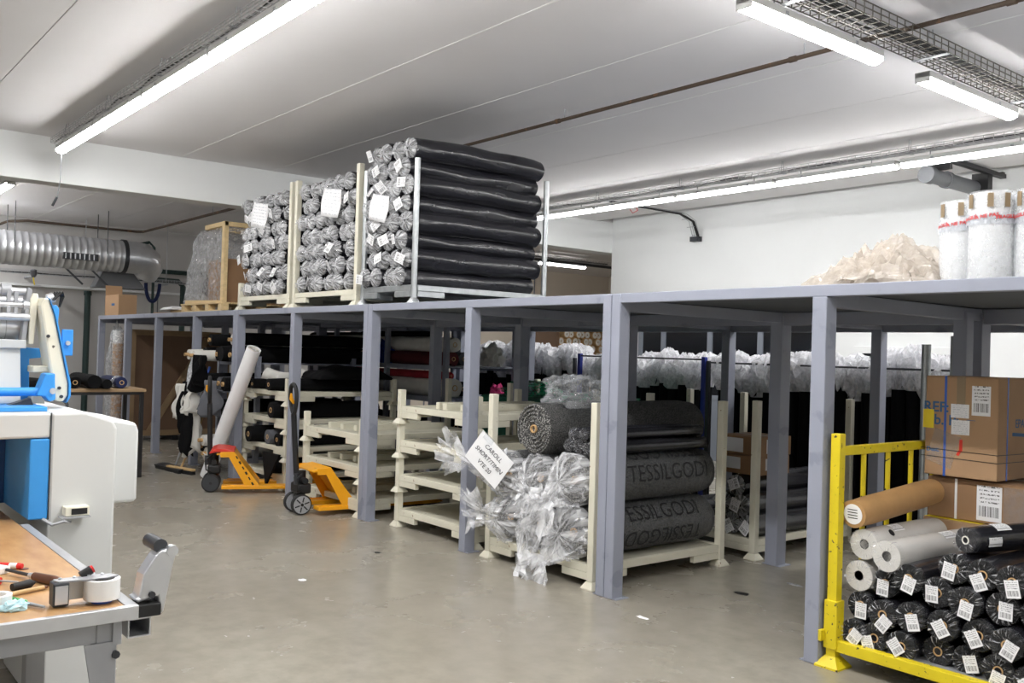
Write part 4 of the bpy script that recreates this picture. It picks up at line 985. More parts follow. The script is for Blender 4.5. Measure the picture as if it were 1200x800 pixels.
# ---------------------------------------------------------------- workbench
wb = thing('workbench', 'workbench with worn plywood top and grey metal edge in the foreground', 'workbench', (-3.9, .3, 0))
def ww(name, m_, fn, parent=wb, bevel=0.0, smooth=False):
    m = MB(); fn(m); return m.build(name, m_, parent, bevel=bevel, smooth=smooth, world=True)
TZ = .85
ww('table_top', 'plywood', lambda m: m.box(-5.6, -2.905, -.6, .87, TZ - .03, TZ), bevel=.002)
ww('front_edge', 'alu', lambda m: m.box(-2.905, -2.885, -.6, .905, TZ - .04, TZ + .002), bevel=.002)
ww('side_edge', 'steel_grey', lambda m: m.box(-4.4, -2.905, .87, .905, TZ - .04, TZ + .002), bevel=.002)
ww('front_rail', 'steel_grey', lambda m: m.box(-2.98, -2.94, -.6, .80, TZ - .11, TZ - .045), bevel=.003)
ww('side_rail', 'steel_grey', lambda m: m.box(-5.5, -2.98, .80, .84, TZ - .11, TZ - .045), bevel=.003)
for x in (-2.97, -5.2):
    lg = ww('leg', 'steel_grey', lambda m: m.box(x - .03, x + .03, .80, .86, 0, TZ - .045), bevel=.004)
    ww('leg', 'steel_grey', lambda m: m.box(x - .03, x + .03, -.5, -.44, 0, TZ - .045), bevel=.004)
ww('leg', 'steel_grey', lambda m: m.box(-3.53, -3.47, .72, .78, 0, TZ - .045), bevel=.004)
ww('gusset', 'steel_grey', lambda m: m.prism([(.765, TZ - .11), (.85, TZ - .11), (.82, .52), (.805, .5)], lambda u, v, d: (d, u, v), -2.94, -2.932))
ww('brace', 'steel_dark', lambda m: m.bar((-3.0, .76, .55), (-3.45, .3, .12), .03, .04))
ww('corner_clamp_plate', 'steel_grey', lambda m: m.box(-2.99, -2.93, .845, .87, TZ - .12, TZ - .045))
ww('bolt', 'steel_dark', lambda m: m.cyl((-2.94, .855, .70), (-2.925, .855, .70), .012, 8))
tb = MB(); 
for (y0, y1, z0, z1) in ((.888, .956, .742, .746), (.888, .956, .796, .80), (.888, .892, .746, .796), (.952, .956, .746, .796)): tb.box(-3.6, -2.93, y0, y1, z0, z1)
tb.build('side_tube', 'alu', wb, world=True)
# cast arm at the bench corner
ca = ww('cast_arm', 'alu', lambda m: m.prism([(.905, .86), (.918, .862), (.93, .93), (.965, .985), (.985, 1.0), (1.02, 1.005), (1.03, .99), (1.02, .95), (.995, .81), (.985, .80), (.975, .86), (.93, .85), (.915, .845)], lambda u, v, d: (d, u, v), -3.0, -2.93), bevel=.006)
ww('arm_web', 'alu', lambda m: m.prism([(.925, .87), (.97, .87), (1.0, .98), (.975, .985), (.935, .93)], lambda u, v, d: (d, u, v), -2.985, -2.975), ca)
ww('arm_block', 'black_rubber', lambda m: m.box(-3.0, -2.91, .912, .98, .805, .842), ca, bevel=.003)
ww('arm_roller', 'steel_dark', lambda m: m.cyl((-3.06, .985, 1.01), (-2.95, .985, 1.01), .022, 16), ca, smooth=True)
ww('arm_roller_end', 'alu', lambda m: m.cyl((-2.95, 1.015, .995), (-2.925, 1.015, .995), .018, 14), ca, smooth=True)
ww('arm_bolt', 'steel_dark', lambda m: m.cyl((-2.93, .955, .868), (-2.92, .955, .868), .010, 8), ca)
MB().cyl((-3.55, .72, TZ), (-3.55, .72, TZ + .002), .016, 12).build('knot_mark', 'wood_dark', wb, world=True)

# things on the bench
td = thing('tape_dispenser', 'hand tape dispenser with white tape lying on the bench', 'tape dispenser', (-3.0, .77, TZ), 0)
w = MB().ring((.01, .055, .012), (.01, .055, .072), .052, .036, 28).build('tape_roll', 'tape_roll', td, smooth=True)
MB().cyl((.01, .055, .0), (.01, .055, .012), .03, 18).build('hub', 'strap_blue', td, smooth=True); MB().cyl((.01, .055, .012), (.01, .055, .076), .0355, 20).build('hub_core', 'black_paint', td, smooth=True)
MB().box(-.025, -.015, -.075, .07, .074, .078).build('side_plate', 'steel_grey', td); MB().prism([(-.08, .0), (.08, .0), (.10, .03), (.06, .05), (-.07, .03)], lambda u, v, d: (v - .012, u, d), .074, .079).build('top_plate', 'steel_grey', td)
MB().box(-.03, .022, -.085, -.04, .004, .074).build('cutter_head', 'steel_dark', td, bevel=.004)
MB().box(.022, .027, -.08, -.045, .012, .066).build('cutter_face', 'alu', td)
MB().box(-.02, -.016, -.045, .01, .012, .07).build('tape_strip', 'fabric_white', td)
MB().cyl((-.02, -.0, .079), (-.02, .03, .095), .014, 12).build('tension_knob', 'black_paint', td, smooth=True); MB().cyl((-.02, .03, .095), (-.02, .036, .098), .012, 10).build('knob_cap', 'red_plastic', td)
for k in range(4): MB().cyl((-.01, -.06 + .04 * k, .079), (-.01, -.06 + .04 * k, .083), .005, 8).build('rivet', 'alu', td)
def stick(name, label, cat, p0, p1, parts):
    """tool lying from p0 to p1 on the bench; parts = (name, from, to, r0, r1, material)"""
    p0, p1 = Vector(p0), Vector(p1); t = thing(name, label, cat, p0)
    d = p1 - p0
    for (n_, a, b, r0, r1, m_) in parts:
        MB().cyl(d * a, d * b, r0, 12, r1).build(n_, m_, t, smooth=True)
    return t
stick('marker_pen', 'red felt marker lying at the back of the bench', 'marker', (-3.66, .60, TZ + .011), (-3.55, .715, TZ + .011), (('barrel', 0, .72, .010, .010, 'red_plastic'), ('label_band', .72, .9, .0102, .0102, 'paper'), ('cap', .9, 1, .011, .009, 'red_plastic')))
stick('screwdriver', 'screwdriver with brown wooden handle lying beside the tape dispenser', 'screwdriver', (-3.52, .655, TZ + .014), (-3.2, .775, TZ + .016), (('blade', 0, .42, .005, .006, 'steel_dark'), ('ferrule', .42, .5, .009, .012, 'alu'), ('handle', .5, .8, .014, .018, 'wood_dark'), ('handle_end', .8, 1, .018, .012, 'wood_dark')))
stick('screwdriver', 'small red-handled screwdriver at the left edge of the bench', 'screwdriver', (-3.40, .58, TZ + .012), (-3.33, .66, TZ + .01), (('handle', 0, .45, .013, .012, 'red_plastic'), ('blade', .45, 1, .004, .003, 'steel_grey')))
stick('wooden_stick', 'short pale wooden stick lying across the bench', 'stick', (-3.19, .615, TZ + .008), (-3.23, .725, TZ + .008), (('stick', 0, .9, .007, .007, 'wood'), ('tip', .9, 1, .007, .004, 'wood_dark')))
stick('screwdriver', 'green-handled screwdriver lying by the bench edge', 'screwdriver', (-3.13, .59, TZ + .010), (-2.99, .665, TZ + .008), (('handle', 0, .5, .011, .010, 'green_plastic'), ('collar', .5, .56, .010, .006, 'green_plastic'), ('blade', .56, 1, .006, .004, 'steel_grey')))
stick('hand_stapler', 'small black ribbed clip tool on the bench', 'tool', (-3.26, .63, TZ + .012), (-3.29, .70, TZ + .012), (('body', 0, .8, .012, .014, 'black_rubber'), ('nose', .8, 1, .014, .005, 'black_rubber')))
o = MB().obox((0, 0, .012), (.06, .10, .024), Euler((0, 0, .5))).build('eraser_block', 'white_plastic', bevel=.004); o.location = (-3.52, .615, TZ); tag(o, 'white block lying at the left edge of the bench', 'block')
tr = thing('tape_reel', 'round white tape reel at the left edge of the bench', 'tape', (-3.10, .555, TZ)); MB().ring((0, 0, 0), (0, 0, .035), .045, .03, 26).build('reel', 'white_plastic', tr, smooth=True)
crumple('rag', 'cloth_cyan', (-3.03, .592, TZ), (.03, .04, .02), 41, sub=3, amp=.4, label='small pale blue crumpled rag by the bench edge', cat='rag')
# ---------------------------------------------------------------- yellow rack at the right
yr = thing('yellow_rack', 'chipped yellow steel rack with bar fence, full of wrapped rolls', 'rack', (-1.75, 5.35, 0))
def yw(name, fn, m_='yellow', bevel=.004, parent=yr, smooth=False):
    m = MB(); fn(m); return m.build(name, m_, parent, bevel=bevel, world=True, smooth=smooth)
YX0, YX1, YY0, YY1 = -2.812, -.62, 4.56, 6.12
for x in (YX0, YX1):
    for y in (YY0, YY1):
        p = yw('post', lambda m: m.box(x - .028, x + .028, y - .028, y + .028, .05, 1.26 if y == YY0 and x == YX0 else 1.26))
        b, c = .07, .03
        q = MB(); q.add([(x - b, y - b, 0), (x + b, y - b, 0), (x + b, y + b, 0), (x - b, y + b, 0), (x - b, y - b, .01), (x + b, y - b, .01), (x + b, y + b, .01), (x - b, y + b, .01),
                         (x - c, y - c, .06), (x + c, y - c, .06), (x + c, y + c, .06), (x - c, y + c, .06)],
                        [(3, 2, 1, 0)] + [(i, (i + 1) % 4, 4 + (i + 1) % 4, 4 + i) for i in range(4)] + [(4 + i, 4 + (i + 1) % 4, 8 + (i + 1) % 4, 8 + i) for i in range(4)] + [(8, 9, 10, 11)])
        q.build('foot', 'yellow', p, world=True)
        yw('sleeve', lambda m: m.box(x - .038, x + .038, y - .038, y + .038, .10, .36), parent=p)
    yw('side_beam', lambda m: m.box(x - .025, x + .025, YY0 + .03, YY1 - .03, .10, .16))
    yw('top_rail', lambda m: m.box(x - .02, x + .02, YY0 + .03, YY1 - .03, 1.14, 1.19))
    for k in range(5):
        y = YY0 + (YY1 - YY0) * (k + 1) / 6 * 1.0
        yw('fence_bar', lambda m: m.cyl((x, y, .16), (x, y, 1.14), .014, 10), bevel=0, smooth=True)
yw('hook', lambda m: m.box(YX0 - .048, YX0 - .028, YY0 - .075, YY0 - .035, .14, .2))
for y in (YY0, YY1): yw('front_beam' if y == YY0 else 'rear_beam', lambda m: m.box(YX0 + .03, YX1 - .03, y - .025, y + .025, .09, .15))
yw('deck', lambda m: m.box(YX0 + .02, YX1 - .02, YY0 + .03, YY1 - .03, .125, .14), 'steel_grey', bevel=0)

RB = [roll_body(.076, .8, 700 + i, n=20, seg=6, lump=.03, name='film_roll') for i in range(3)]
for me in RB: me.materials.append(MATS['wrap_black'])
def flat_end(r, seed, n=30):
    """shrink film pulled over the end of a roll: shallow pleated disc with an opening at the core"""
    rr = random.Random(seed); vs = []; prof = [(1.02, .03), (1.03, -.004), (.95, -.016), (.7, -.018), (.45, -.014), (.3, -.004)]
    for k, (q, y) in enumerate(prof):
        for i in range(n):
            t = 2 * PI * i / n; w = 1 + (rr.uniform(-.02, .03) if k > 1 else 0)
            vs.append((r * q * w * math.cos(t), y + (rr.uniform(-.006, .006) + (.004 if i % 2 else -.004)) * (k > 1), r * q * w * math.sin(t)))
    me = bpy.data.meshes.new('plastic_end'); me.from_pydata(vs, [], [(k * n + i, k * n + (i + 1) % n, (k + 1) * n + (i + 1) % n, (k + 1) * n + i) for k in range(len(prof) - 1) for i in range(n)])
    return me
FE = [flat_end(.076, 720 + i) for i in range(5)]
for me in FE: me.materials.append(MATS['film_radial'])
def disc_end(r):
    m = MB(); m.ring((0, -.002, 0), (0, .01, 0), r * .96, r * .3, 24); me = m.mesh('wound_end'); return me
DE = disc_end(.076); DE.materials.append(MATS['fabric_black_open'])
CR = MB().ring((0, -.006, 0), (0, .05, 0), .024, .018, 16).mesh('core_tube', True); CR.materials.append(MATS['core'])
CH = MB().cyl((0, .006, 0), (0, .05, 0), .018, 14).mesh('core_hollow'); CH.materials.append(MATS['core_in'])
TG = MB().box(-.032, .032, -.0015, .0015, -.042, .042).mesh('paper_tag'); TG.materials.append(MATS['label_print'])
cen = [(-2.715, .2), (-2.70, .345), (-2.6, .2), (-2.575, .485), (-2.55, .335), (-2.44, .2), (-2.42, .55), (-2.395, .36), (-2.285, .205), (-2.29, .5), (-2.215, .635), (-2.235, .355), (-2.13, .49), (-2.13, .2), (-2.075, .63), (-2.07, .345), (-1.97, .205),
       (-1.975, .49), (-1.92, .345), (-1.915, .635), (-1.81, .2), (-1.82, .49), (-1.76, .345), (-1.76, .64), (-1.65, .2), (-1.66, .49), (-1.6, .345)]
YG = 'black wrapped rolls in the yellow rack'
order = sorted(range(len(cen)), key=lambda i: (round((cen[i][1] - .2) / .145), cen[i][0])); rows = {}
rr = random.Random(5)
for i in order:
    x, z = cen[i]; lv = min(3, int(round((z - .2) / .145))); k = rows.get(lv, 0); rows[lv] = k + 1
    o = obj('film_roll', rr.choice(RB), None); o.location = (x, 4.60 + rr.uniform(-.03, .06), z); o.rotation_euler = (0, 0, rr.uniform(-.02, .02))
    tag(o, 'black wrapped roll in the yellow rack, %s layer, %s from left' % (['lowest', 'second', 'third', 'upper'][lv], ORD[k]), 'fabric roll', YG)
    obj('wound_end', DE, None, o); obj('core_tube', CR, None, o); obj('core_hollow', CH, None, o)
    e = obj('plastic_end', rr.choice(FE), None, o); e.rotation_euler = (0, rr.uniform(0, 6), 0)
    if rr.random() < .8:
        g = obj('paper_tag', TG, None, o); g.location = (rr.uniform(-.025, .025), -.026, rr.uniform(-.04, 0)); g.rotation_euler = (0, rr.uniform(-.7, .7), 0)
def curved_label(o, r, a0, a1, y0, y1, m_='label_print', name='label'):
    m = MB(); n = 6; vs = []
    for k in range(n + 1):
        a = a0 + (a1 - a0) * k / n
        for q in (r + .002, r + .0035): vs += [(q * math.cos(a), y0, q * math.sin(a)), (q * math.cos(a), y1, q * math.sin(a))]
    f = [(k * 4 + 2, k * 4 + 3, k * 4 + 7, k * 4 + 6) for k in range(n)] + [(k * 4, k * 4 + 4, k * 4 + 5, k * 4 + 1) for k in range(n)] + [(k * 4, k * 4 + 2, k * 4 + 6, k * 4 + 4) for k in range(n)] + [(k * 4 + 1, k * 4 + 5, k * 4 + 7, k * 4 + 3) for k in range(n)]
    m.add(vs, f); return m.build(name, m_, o, smooth=True)
# long grey roll across the top, clear rolls, kraft roll
g = plain_roll((-2.19, 4.72, .775), .068, .95, 'wrap_black', 'long dark grey wrapped roll with two labels lying on top at the right', rz=-.28, core='core_white', seed=77)
e = obj('plastic_end', flat_end(.068, 780), 'film_radial', g)
curved_label(g, .070, .75, 1.6, .16, .26); curved_label(g, .070, -.35, .3, .08, .17)
def clear_roll(loc, r, ln, rz, label, seed, tilt=0.0):
    o = obj('clear_film_roll', roll_body(r, ln, seed, n=26, seg=6, lump=.015, name='clear_film_roll'), 'clear_roll'); o.location = loc; o.rotation_euler = (tilt, 0, rz)
    tag(o, label, 'plastic roll', 'milky plastic film rolls in the yellow rack')
    d = MB(); d.ring((0, -.004, 0), (0, .02, 0), r * .97, r * .33, 26); d.build('wound_end', 'clear_roll', o, smooth=True)
    MB().cyl((0, .0, 0), (0, .03, 0), r * .33, 16).build('core_hollow', 'steel_dark', o)
    obj('plastic_end', flat_end(r, seed), 'film_radial', o)
    curved_label(o, r, .8, 1.45, .20 if seed != 803 else .46, .30 if seed != 803 else .58)
    q = MB().lathe([(.001, 0), (.02, 0), (.02, .002), (.001, .002)], (0, 0, 0), n=14).build('logo_dot', 'ink', o); a = .75; q.rotation_euler = (0, PI / 2 - a, 0); q.location = ((r + .002) * math.cos(a), .16 if seed != 803 else ln - .08, (r + .002) * math.sin(a))
    return o
mat('clear_roll', (206, 204, 200), 0.25, var=0.03, vscale=5, spec=0.6, coat=0.3)
clear_roll((-2.705, 4.62, .505), .082, .72, .0, 'milky plastic film roll, lowest one beside the yellow post', 801)
clear_roll((-2.685, 4.63, .675), .083, .74, -.02, 'milky plastic film roll with round logo just below the brown paper roll', 802)
clear_roll((-2.53, 4.585, .645), .083, .80, -.06, 'milky plastic film roll lying in front on the black rolls', 803)
k = obj('paper_roll', roll_body(.078, .80, 811, n=24, seg=6, lump=.03, name='paper_roll'), 'kraft'); k.location = (-2.735, 4.60, .832); k.rotation_euler = (.09, 0, -.04); tag(k, 'roll wrapped in brown kraft paper on top of the pile', 'paper roll')
MB().cyl((0, -.004, 0), (0, .0, 0), .075, 24).build('paper_end', 'kraft', k); q = MB().cyl((0, -.007, 0), (0, -.004, 0), .055, 24).build('round_label', 'paper', k)
for z in (.025, .01, -.005, -.02): MB().box(-.03, .028, -.0085, -.007, z - .002, z + .002).build('print_line', 'ink', q)

# cartons at the back of the yellow rack
c = carton('cardboard_box', (-2.37, 5.78, .14), (.80, .56, .40), 'cardboard_dark', 'brown carton at the very bottom behind the black rolls')
c = carton('cardboard_box', (-2.42, 5.64, .545), (.72, .40, .20), 'cardboard', 'low brown carton with yellow tape behind the film rolls', tape='tape_yellow')
face_sheet(c, 'strap_white', .30, -.2015, .10, .016, .2, rot=.12, name='strap')
face_sheet(c, 'cardboard_dark', -.02, -.2012, .10, .004, .2, name='edge_seam')
text_obj('ECR', .05, 'ink', c, Matrix.Translation((-.28, -.202, .07)) @ FRONT)
MB().box(-.355, -.02, -.2, -.11, .2005, .2015).build('tape', 'tape_yellow', c)
c = carton('cardboard_box', (-2.31, 5.76, .75), (.92, .58, .235), 'cardboard_dark', 'brown strapped carton with white address label under the big box')
face_sheet(c, 'label_print', -.10, -.2915, .115, .14, .2); face_sheet(c, 'strap_white', -.29, -.2915, .118, .014, .235, name='strap'); face_sheet(c, 'strap_white', .20, -.2915, .118, .016, .235, rot=.1, name='strap'); face_sheet(c, 'film_light', .04, -.292, .12, .12, .2, name='clear_tape')
c = carton('cardboard_box', (-1.68, 5.74, .14), (.32, .52, .52), 'cardboard_dark', 'tall brown carton under the one at the right edge')
c = carton('cardboard_box', (-1.68, 5.72, .662), (.3, .5, .32), 'cardboard', 'brown carton standing at the right edge beside the strapped carton')
big = carton('cardboard_box', (-2.56, 5.70, 1.0), (.42, .56, .585), 'cardboard', 'big cardboard box with blue straps and blue REF lettering on top')
w, d = .21, .28
for (s_, x, z, sz) in (('REF:', -.145, .40, .085), ('Nb.', -.16, .325, .085), ('P:', -.04, .325, .085), ('Dest:', -.16, .15, .035)): text_obj(s_, sz, 'ink_blue', big, Matrix.Translation((x, -d - .001, z)) @ FRONT, bold=.0015)
for (s_, y, z, sz) in (('EPA', .0, .32, .07),): text_obj(s_, sz, 'ink_blue', big, Matrix.Translation((w + .001, y, z)) @ SIDE)
face_sheet(big, 'strap_blue', -.09, -d - .001, .292, .014, .588, name='strap'); face_sheet(big, 'strap_blue', w + .001, -.16, .292, .014, .588, side=True, name='strap')
face_sheet(big, 'label_print', .115, -d - .0012, .45, .105, .17); face_sheet(big, 'sheet_print', -.005, -d - .0012, .385, .105, .08); face_sheet(big, 'sheet_print', .0, -d - .0012, .29, .105, .085)
face_sheet(big, 'tape_yellow', -.19, -d - .0012, .33, .065, .11, name='yellow_note'); face_sheet(big, 'red_paint', .005, -d - .0014, .185, .018, .07, name='red_mark'); face_sheet(big, 'red_paint', -.007, -d - .0014, .14, .016, .03, rot=.5, name='red_mark')
face_sheet(big, 'ink_blue', .06, -d - .0012, .335, .05, .003, name='dash'); face_sheet(big, 'ink_blue', w + .0012, .03, .255, .25, .02, rot=.06, side=True, name='printed_band'); face_sheet(big, 'film_light', -.10, -d - .0016, .16, .16, .2, rot=.3, name='clear_tape'); face_sheet(big, 'tape_brown', 0, -d - .0006, .50, .05, .17, name='tape')
for z, in ((.115,), (.16,)): MB().tube([(-w - .02, -d - .003, z - .005), (w + .003, -d - .003, z - .012), (w + .003, d, z - .02)], .002, 5).build('string', 'cable_black', big)
# galvanised stakes by the cartons
for i, (x, y, z1, lb) in enumerate(((-3.47, 6.78, 1.80, 'slim galvanised pipe standing left of the big cardboard box'), (-3.36, 7.0, 1.87, 'galvanised pipe standing right behind the big cardboard box'))):
    s_ = thing('steel_pipe', lb, 'pipe', (x, y, 0)); MB().ring((0, 0, .01), (0, 0, z1), .033, .028, 16).build('pipe', 'galv', s_, smooth=True); MB().cyl((0, 0, 0), (0, 0, .012), .06, 16).build('base_plate', 'galv', s_)

# ---------------------------------------------------------------- tall black rolls with plastic tops at the back
VB = [MB().lathe([(.066, 0), (.068, .4), (.066, .9), (.068, 1.3), (.064, 1.42)], n=14).mesh('standing_roll', True) for i in range(1)]
VB[0].materials.append(MATS['fabric_black'])
def top_tuft(seed, h):
    """loose film bunched on the head of a standing roll: jagged petals that rise and droop"""
    rr = random.Random(seed); n = 26; vs = []
    prof = [(.072, -.10), (.084, -.03), (.10, .04), (.12, .10), (.125, .17), (.10, .23), (.05, .27), (.012, .26)]
    for k, (q, z) in enumerate(prof):
        for i in range(n):
            t = 2 * PI * i / n + rr.uniform(-.12, .12); w = 1 + rr.uniform(-.3, .4) * (k > 0) + (.14 if i % 2 else -.12) * (k > 1)
            vs.append((q * w * math.cos(t), q * w * math.sin(t), 1.42 + z * h / .3 + rr.uniform(-.035, .035) * (k > 0)))
    me = bpy.data.meshes.new('plastic_top'); me.from_pydata(vs, [], [(k * n + i, k * n + (i + 1) % n, (k + 1) * n + (i + 1) % n, (k + 1) * n + i) for k in range(len(prof) - 1) for i in range(n)])
    me.materials.append(MATS['film_top']); return me
film_mat('film_top', (250, 250, 252), 0.8, rough=.2, spread=0.18, scale=30)
VT = [top_tuft(900 + i, .26 + .03 * (i % 3)) for i in range(7)]
def stand_group(x0, x1, y0, rows, where, group, seed, dz=0.0):
    rr = random.Random(seed); n = int((x1 - x0) / .148)
    for j in range(rows):
        for i in range(n):
            o = obj('standing_roll', VB[0], None); o.location = (x0 + .075 + .148 * i + (.07 if j % 2 else 0) + rr.uniform(-.006, .006), y0 + .145 * j + rr.uniform(-.008, .008), 0)
            s_ = 1 + dz + rr.uniform(-.025, .025); o.scale = (1, 1, s_); o.rotation_euler = (0, 0, rr.uniform(0, 6))
            tag(o, 'black roll standing upright %s, %s row, %s from left' % (where, ['front', 'rear', 'third'][j], ORD[i] if i < 20 else 'last'), 'fabric roll', group)
            p_ = obj('plastic_top', rr.choice(VT), None, o); k_ = rr.uniform(.85, 1.25); p_.scale = (k_, k_, 1); p_.location = (0, 0, rr.uniform(-.06, .05))
stand_group(-11.35, -8.95, 8.35, 2, 'in the left bundle', 'standing rolls, left bundle', 1, .03)
stand_group(-8.72, -6.85, 8.35, 2, 'between the blue posts', 'standing rolls, blue post bundle', 2, -.02)
stand_group(-6.65, -5.3, 8.35, 2, 'behind the inner platform posts', 'standing rolls, middle bundle', 3, -.01)
stand_group(-5.2, -3.95, 8.35, 2, 'left of the big box', 'standing rolls, right bundle', 4, .02)
cg = thing('roll_cage', 'blue post cage with thin black top rail holding standing rolls', 'cage', (-7.8, 8.4, 0))
for x in (-8.80, -6.76):
    for y in (8.22, 8.72): MB().box(x - .025, x + .025, y - .025, y + .025, 0, 1.66).build('post', 'blue_post', cg, bevel=.004, world=True)
for y in (8.22, 8.72): MB().cyl((-8.78, y, 1.63), (-6.78, y, 1.63), .010, 8).build('top_rail', 'black_paint', cg, world=True)
cg = thing('roll_cage', 'bare steel cage with thin rail holding the right standing rolls', 'cage', (-5.2, 8.4, 0))
for x in (-6.7, -3.9):
    for y in (8.22, 8.72): MB().box(x - .02, x + .02, y - .02, y + .02, 0, 1.62).build('post', 'steel_dark', cg, bevel=.004, world=True)
for y in (8.22, 8.72): MB().cyl((-6.7, y, 1.60), (-3.9, y, 1.60), .010, 8).build('top_rail', 'steel_dark', cg, world=True)
cg = thing('roll_cage', 'blue railed cage holding the left standing rolls', 'cage', (-10.2, 8.4, 0))
for x in (-11.42, -8.9):
    for y in (8.22, 8.75): MB().box(x - .02, x + .02, y - .02, y + .02, 0, 1.6).build('post', 'steel_dark', cg, bevel=.004, world=True)
MB().cyl((-11.4, 8.75, 1.58), (-8.92, 8.75, 1.58), .012, 8).build('top_rail', 'blue_post', cg, world=True)
crumple('plastic_heap', 'film_top', (-8.6, 9.0, 0), (.15, .15, .2), 5, label='loose clear plastic heap on the floor behind the blue cage', cat='plastic')
# rack of cardboard tubes, ends to the hall
tr_ = thing('tube_rack', 'dark wooden rack filled with cardboard tubes beyond the opening', 'rack', (-14.0, 13.3, 0))
for y in (12.45, 14.15): MB().box(-15.2, -14.0, y - .04, y + .04, 0, 2.75).build('rack_side', 'wood_panel', tr_, world=True)
MB().box(-15.2, -14.0, 12.45, 14.15, .6, .66).build('rack_shelf', 'wood_panel', tr_, world=True); MB().box(-15.2, -14.0, 12.45, 14.15, 2.72, 2.78).build('rack_top', 'wood_panel', tr_, world=True)
MB().box(-15.25, -15.2, 12.45, 14.15, 0, 2.75).build('rack_back', 'wood_panel', tr_, world=True)
TB = MB().ring((0, 0, 0), (-1.1, 0, 0), .082, .03, 16).mesh('cardboard_tube', True); TB.materials.append(MATS['core'])
TW = MB().ring((.004, 0, 0), (-.004, 0, 0), .066, .016, 16).mesh('tube_end', True); TW.materials.append(MATS['core_white'])
rr = random.Random(3)
for j in range(12):
    for i in range(10):
        y = 12.58 + .166 * i + (.083 if j % 2 else 0)
        if y > 14.04: continue
        o = obj('cardboard_tube', TB, None); o.location = (-14.03 + rr.uniform(-.05, .06), y, .745 + .145 * j)
        tag(o, 'cardboard tube in the dark rack, %s layer up, %s from left' % (ORD[j], ORD[i]), 'tube', 'cardboard tubes in the dark rack'); obj('tube_end', TW, None, o)
# ---------------------------------------------------------------- far left under and on the platform
cr = thing('wooden_crate', 'big brown plywood crate wall with diagonal brace under the platform', 'crate', (-15.8, 5.3, 0))
def cw(name, m_, fn, bevel=.003): m = MB(); fn(m); return m.build(name, m_, cr, bevel=bevel, world=True)
cw('panel', 'wood_panel', lambda m: m.box(-16.6, -15.84, 4.72, 6.3, .08, 1.80))
for y in (4.66, 6.26): cw('upright_batten', 'wood_beam', lambda m: m.box(-15.84, -15.79, y, y + .1, .08, 1.84))
for z in (.08, 1.75): cw('cross_batten', 'wood_beam', lambda m: m.box(-15.84, -15.795, 4.66, 6.36, z, z + .09))
cw('diagonal_brace', 'wood_beam', lambda m: m.bar((-15.81, 5.02, .15), (-15.81, 5.95, 1.72), .045, .1))
for y in (4.7, 5.4, 6.2): cw('skid', 'black_paint', lambda m: m.box(-16.6, -15.8, y, y + .1, 0, .08))
wr = thing('wrapped_roll', 'tall brown roll in clear plastic standing beside the crate', 'roll', (-16.2, 4.60, 0))
MB().cyl((0, 0, 0), (0, 0, 1.72), .085, 18).build('roll_core', 'cardboard', wr, smooth=True); MB().lathe([(.1, 0), (.1, 1.5), (.105, 1.56), (.1, 1.82), (.03, 1.84)], n=16).build('plastic_wrap', 'film', wr, smooth=True); MB().cyl((0, 0, 1.6), (0, 0, 1.81), .09, 16).build('cap', 'white_plastic', wr, smooth=True)
crumple('plastic_bundle', 'film', (-16.75, 4.72, 0), (.16, .16, 1.12), 12, sub=4, amp=.22, freq=2.4, flat=-.8, label='tall bundle of clear plastic film standing by the outermost post', cat='plastic')
# narrow table with black rolls
ft = thing('side_table', 'narrow table with brown top and thin black legs near the machine', 'table', (-11.9, 3.1, 0))
MB().box(-12.3, -11.55, 2.2, 3.62, 1.035, 1.075).build('table_top', 'wood_beam', ft, bevel=.004, world=True)
MB().box(-12.28, -11.57, 2.22, 3.60, 1.0, 1.035).build('apron', 'black_paint', ft, world=True)
for x in (-12.26, -11.59):
    for y in (2.25, 3.58): MB().box(x - .022, x + .022, y - .022, y + .022, 0, 1.0).build('leg', 'black_paint', ft, world=True)
for i, (x, y, r, m_, ln, lb) in enumerate(((-11.62, 2.35, .085, 'fabric_black', .9, 'thick black roll nearest the machine on the side table'), (-11.62, 2.95, .06, 'fabric_black', .75, 'thin black roll on the side table'),)):
    plain_roll((-12.35, 3.0 + .14 * i, 1.075 + r), r, .9, m_, lb, rz=-PI / 2, seed=860 + i)
for i, (y, r, m_, lb) in enumerate(((2.82, .07, 'fabric_black', 'black roll end, left of the group on the side table'), (2.98, .055, 'fabric_grey', 'dark grey roll end, middle of the group on the side table'), (3.17, .05, 'fabric_black', 'small black roll end beside the wrapped one on the side table'), (3.34, .07, 'fabric_navy', 'navy roll end in clear plastic on the side table'))):
    o = plain_roll((-11.58, y, 1.076 + r), r, .7, m_, lb, rz=PI / 2, seed=870 + i, corer=.4, core='core')
    if i == 3: crumple('plastic_sleeve', 'film', (0, .12, -.06), (.1, .09, .085), 14, sub=3, amp=.4, flat=-.7, parent=o)
o = MB().box(-.03, .03, -.05, .05, 0, .03).build('tape_box', 'tape_yellow', bevel=.005); o.location = (-12.1, 2.62, 1.225); tag(o, 'small yellow box lying on the black rolls', 'box')
cloth('folded_cloth', 'fabric_black_open', -12.25, -11.7, 2.25, 2.72, 1.076, .13, 9, 'heap of black cloth on the side table beside the machine')

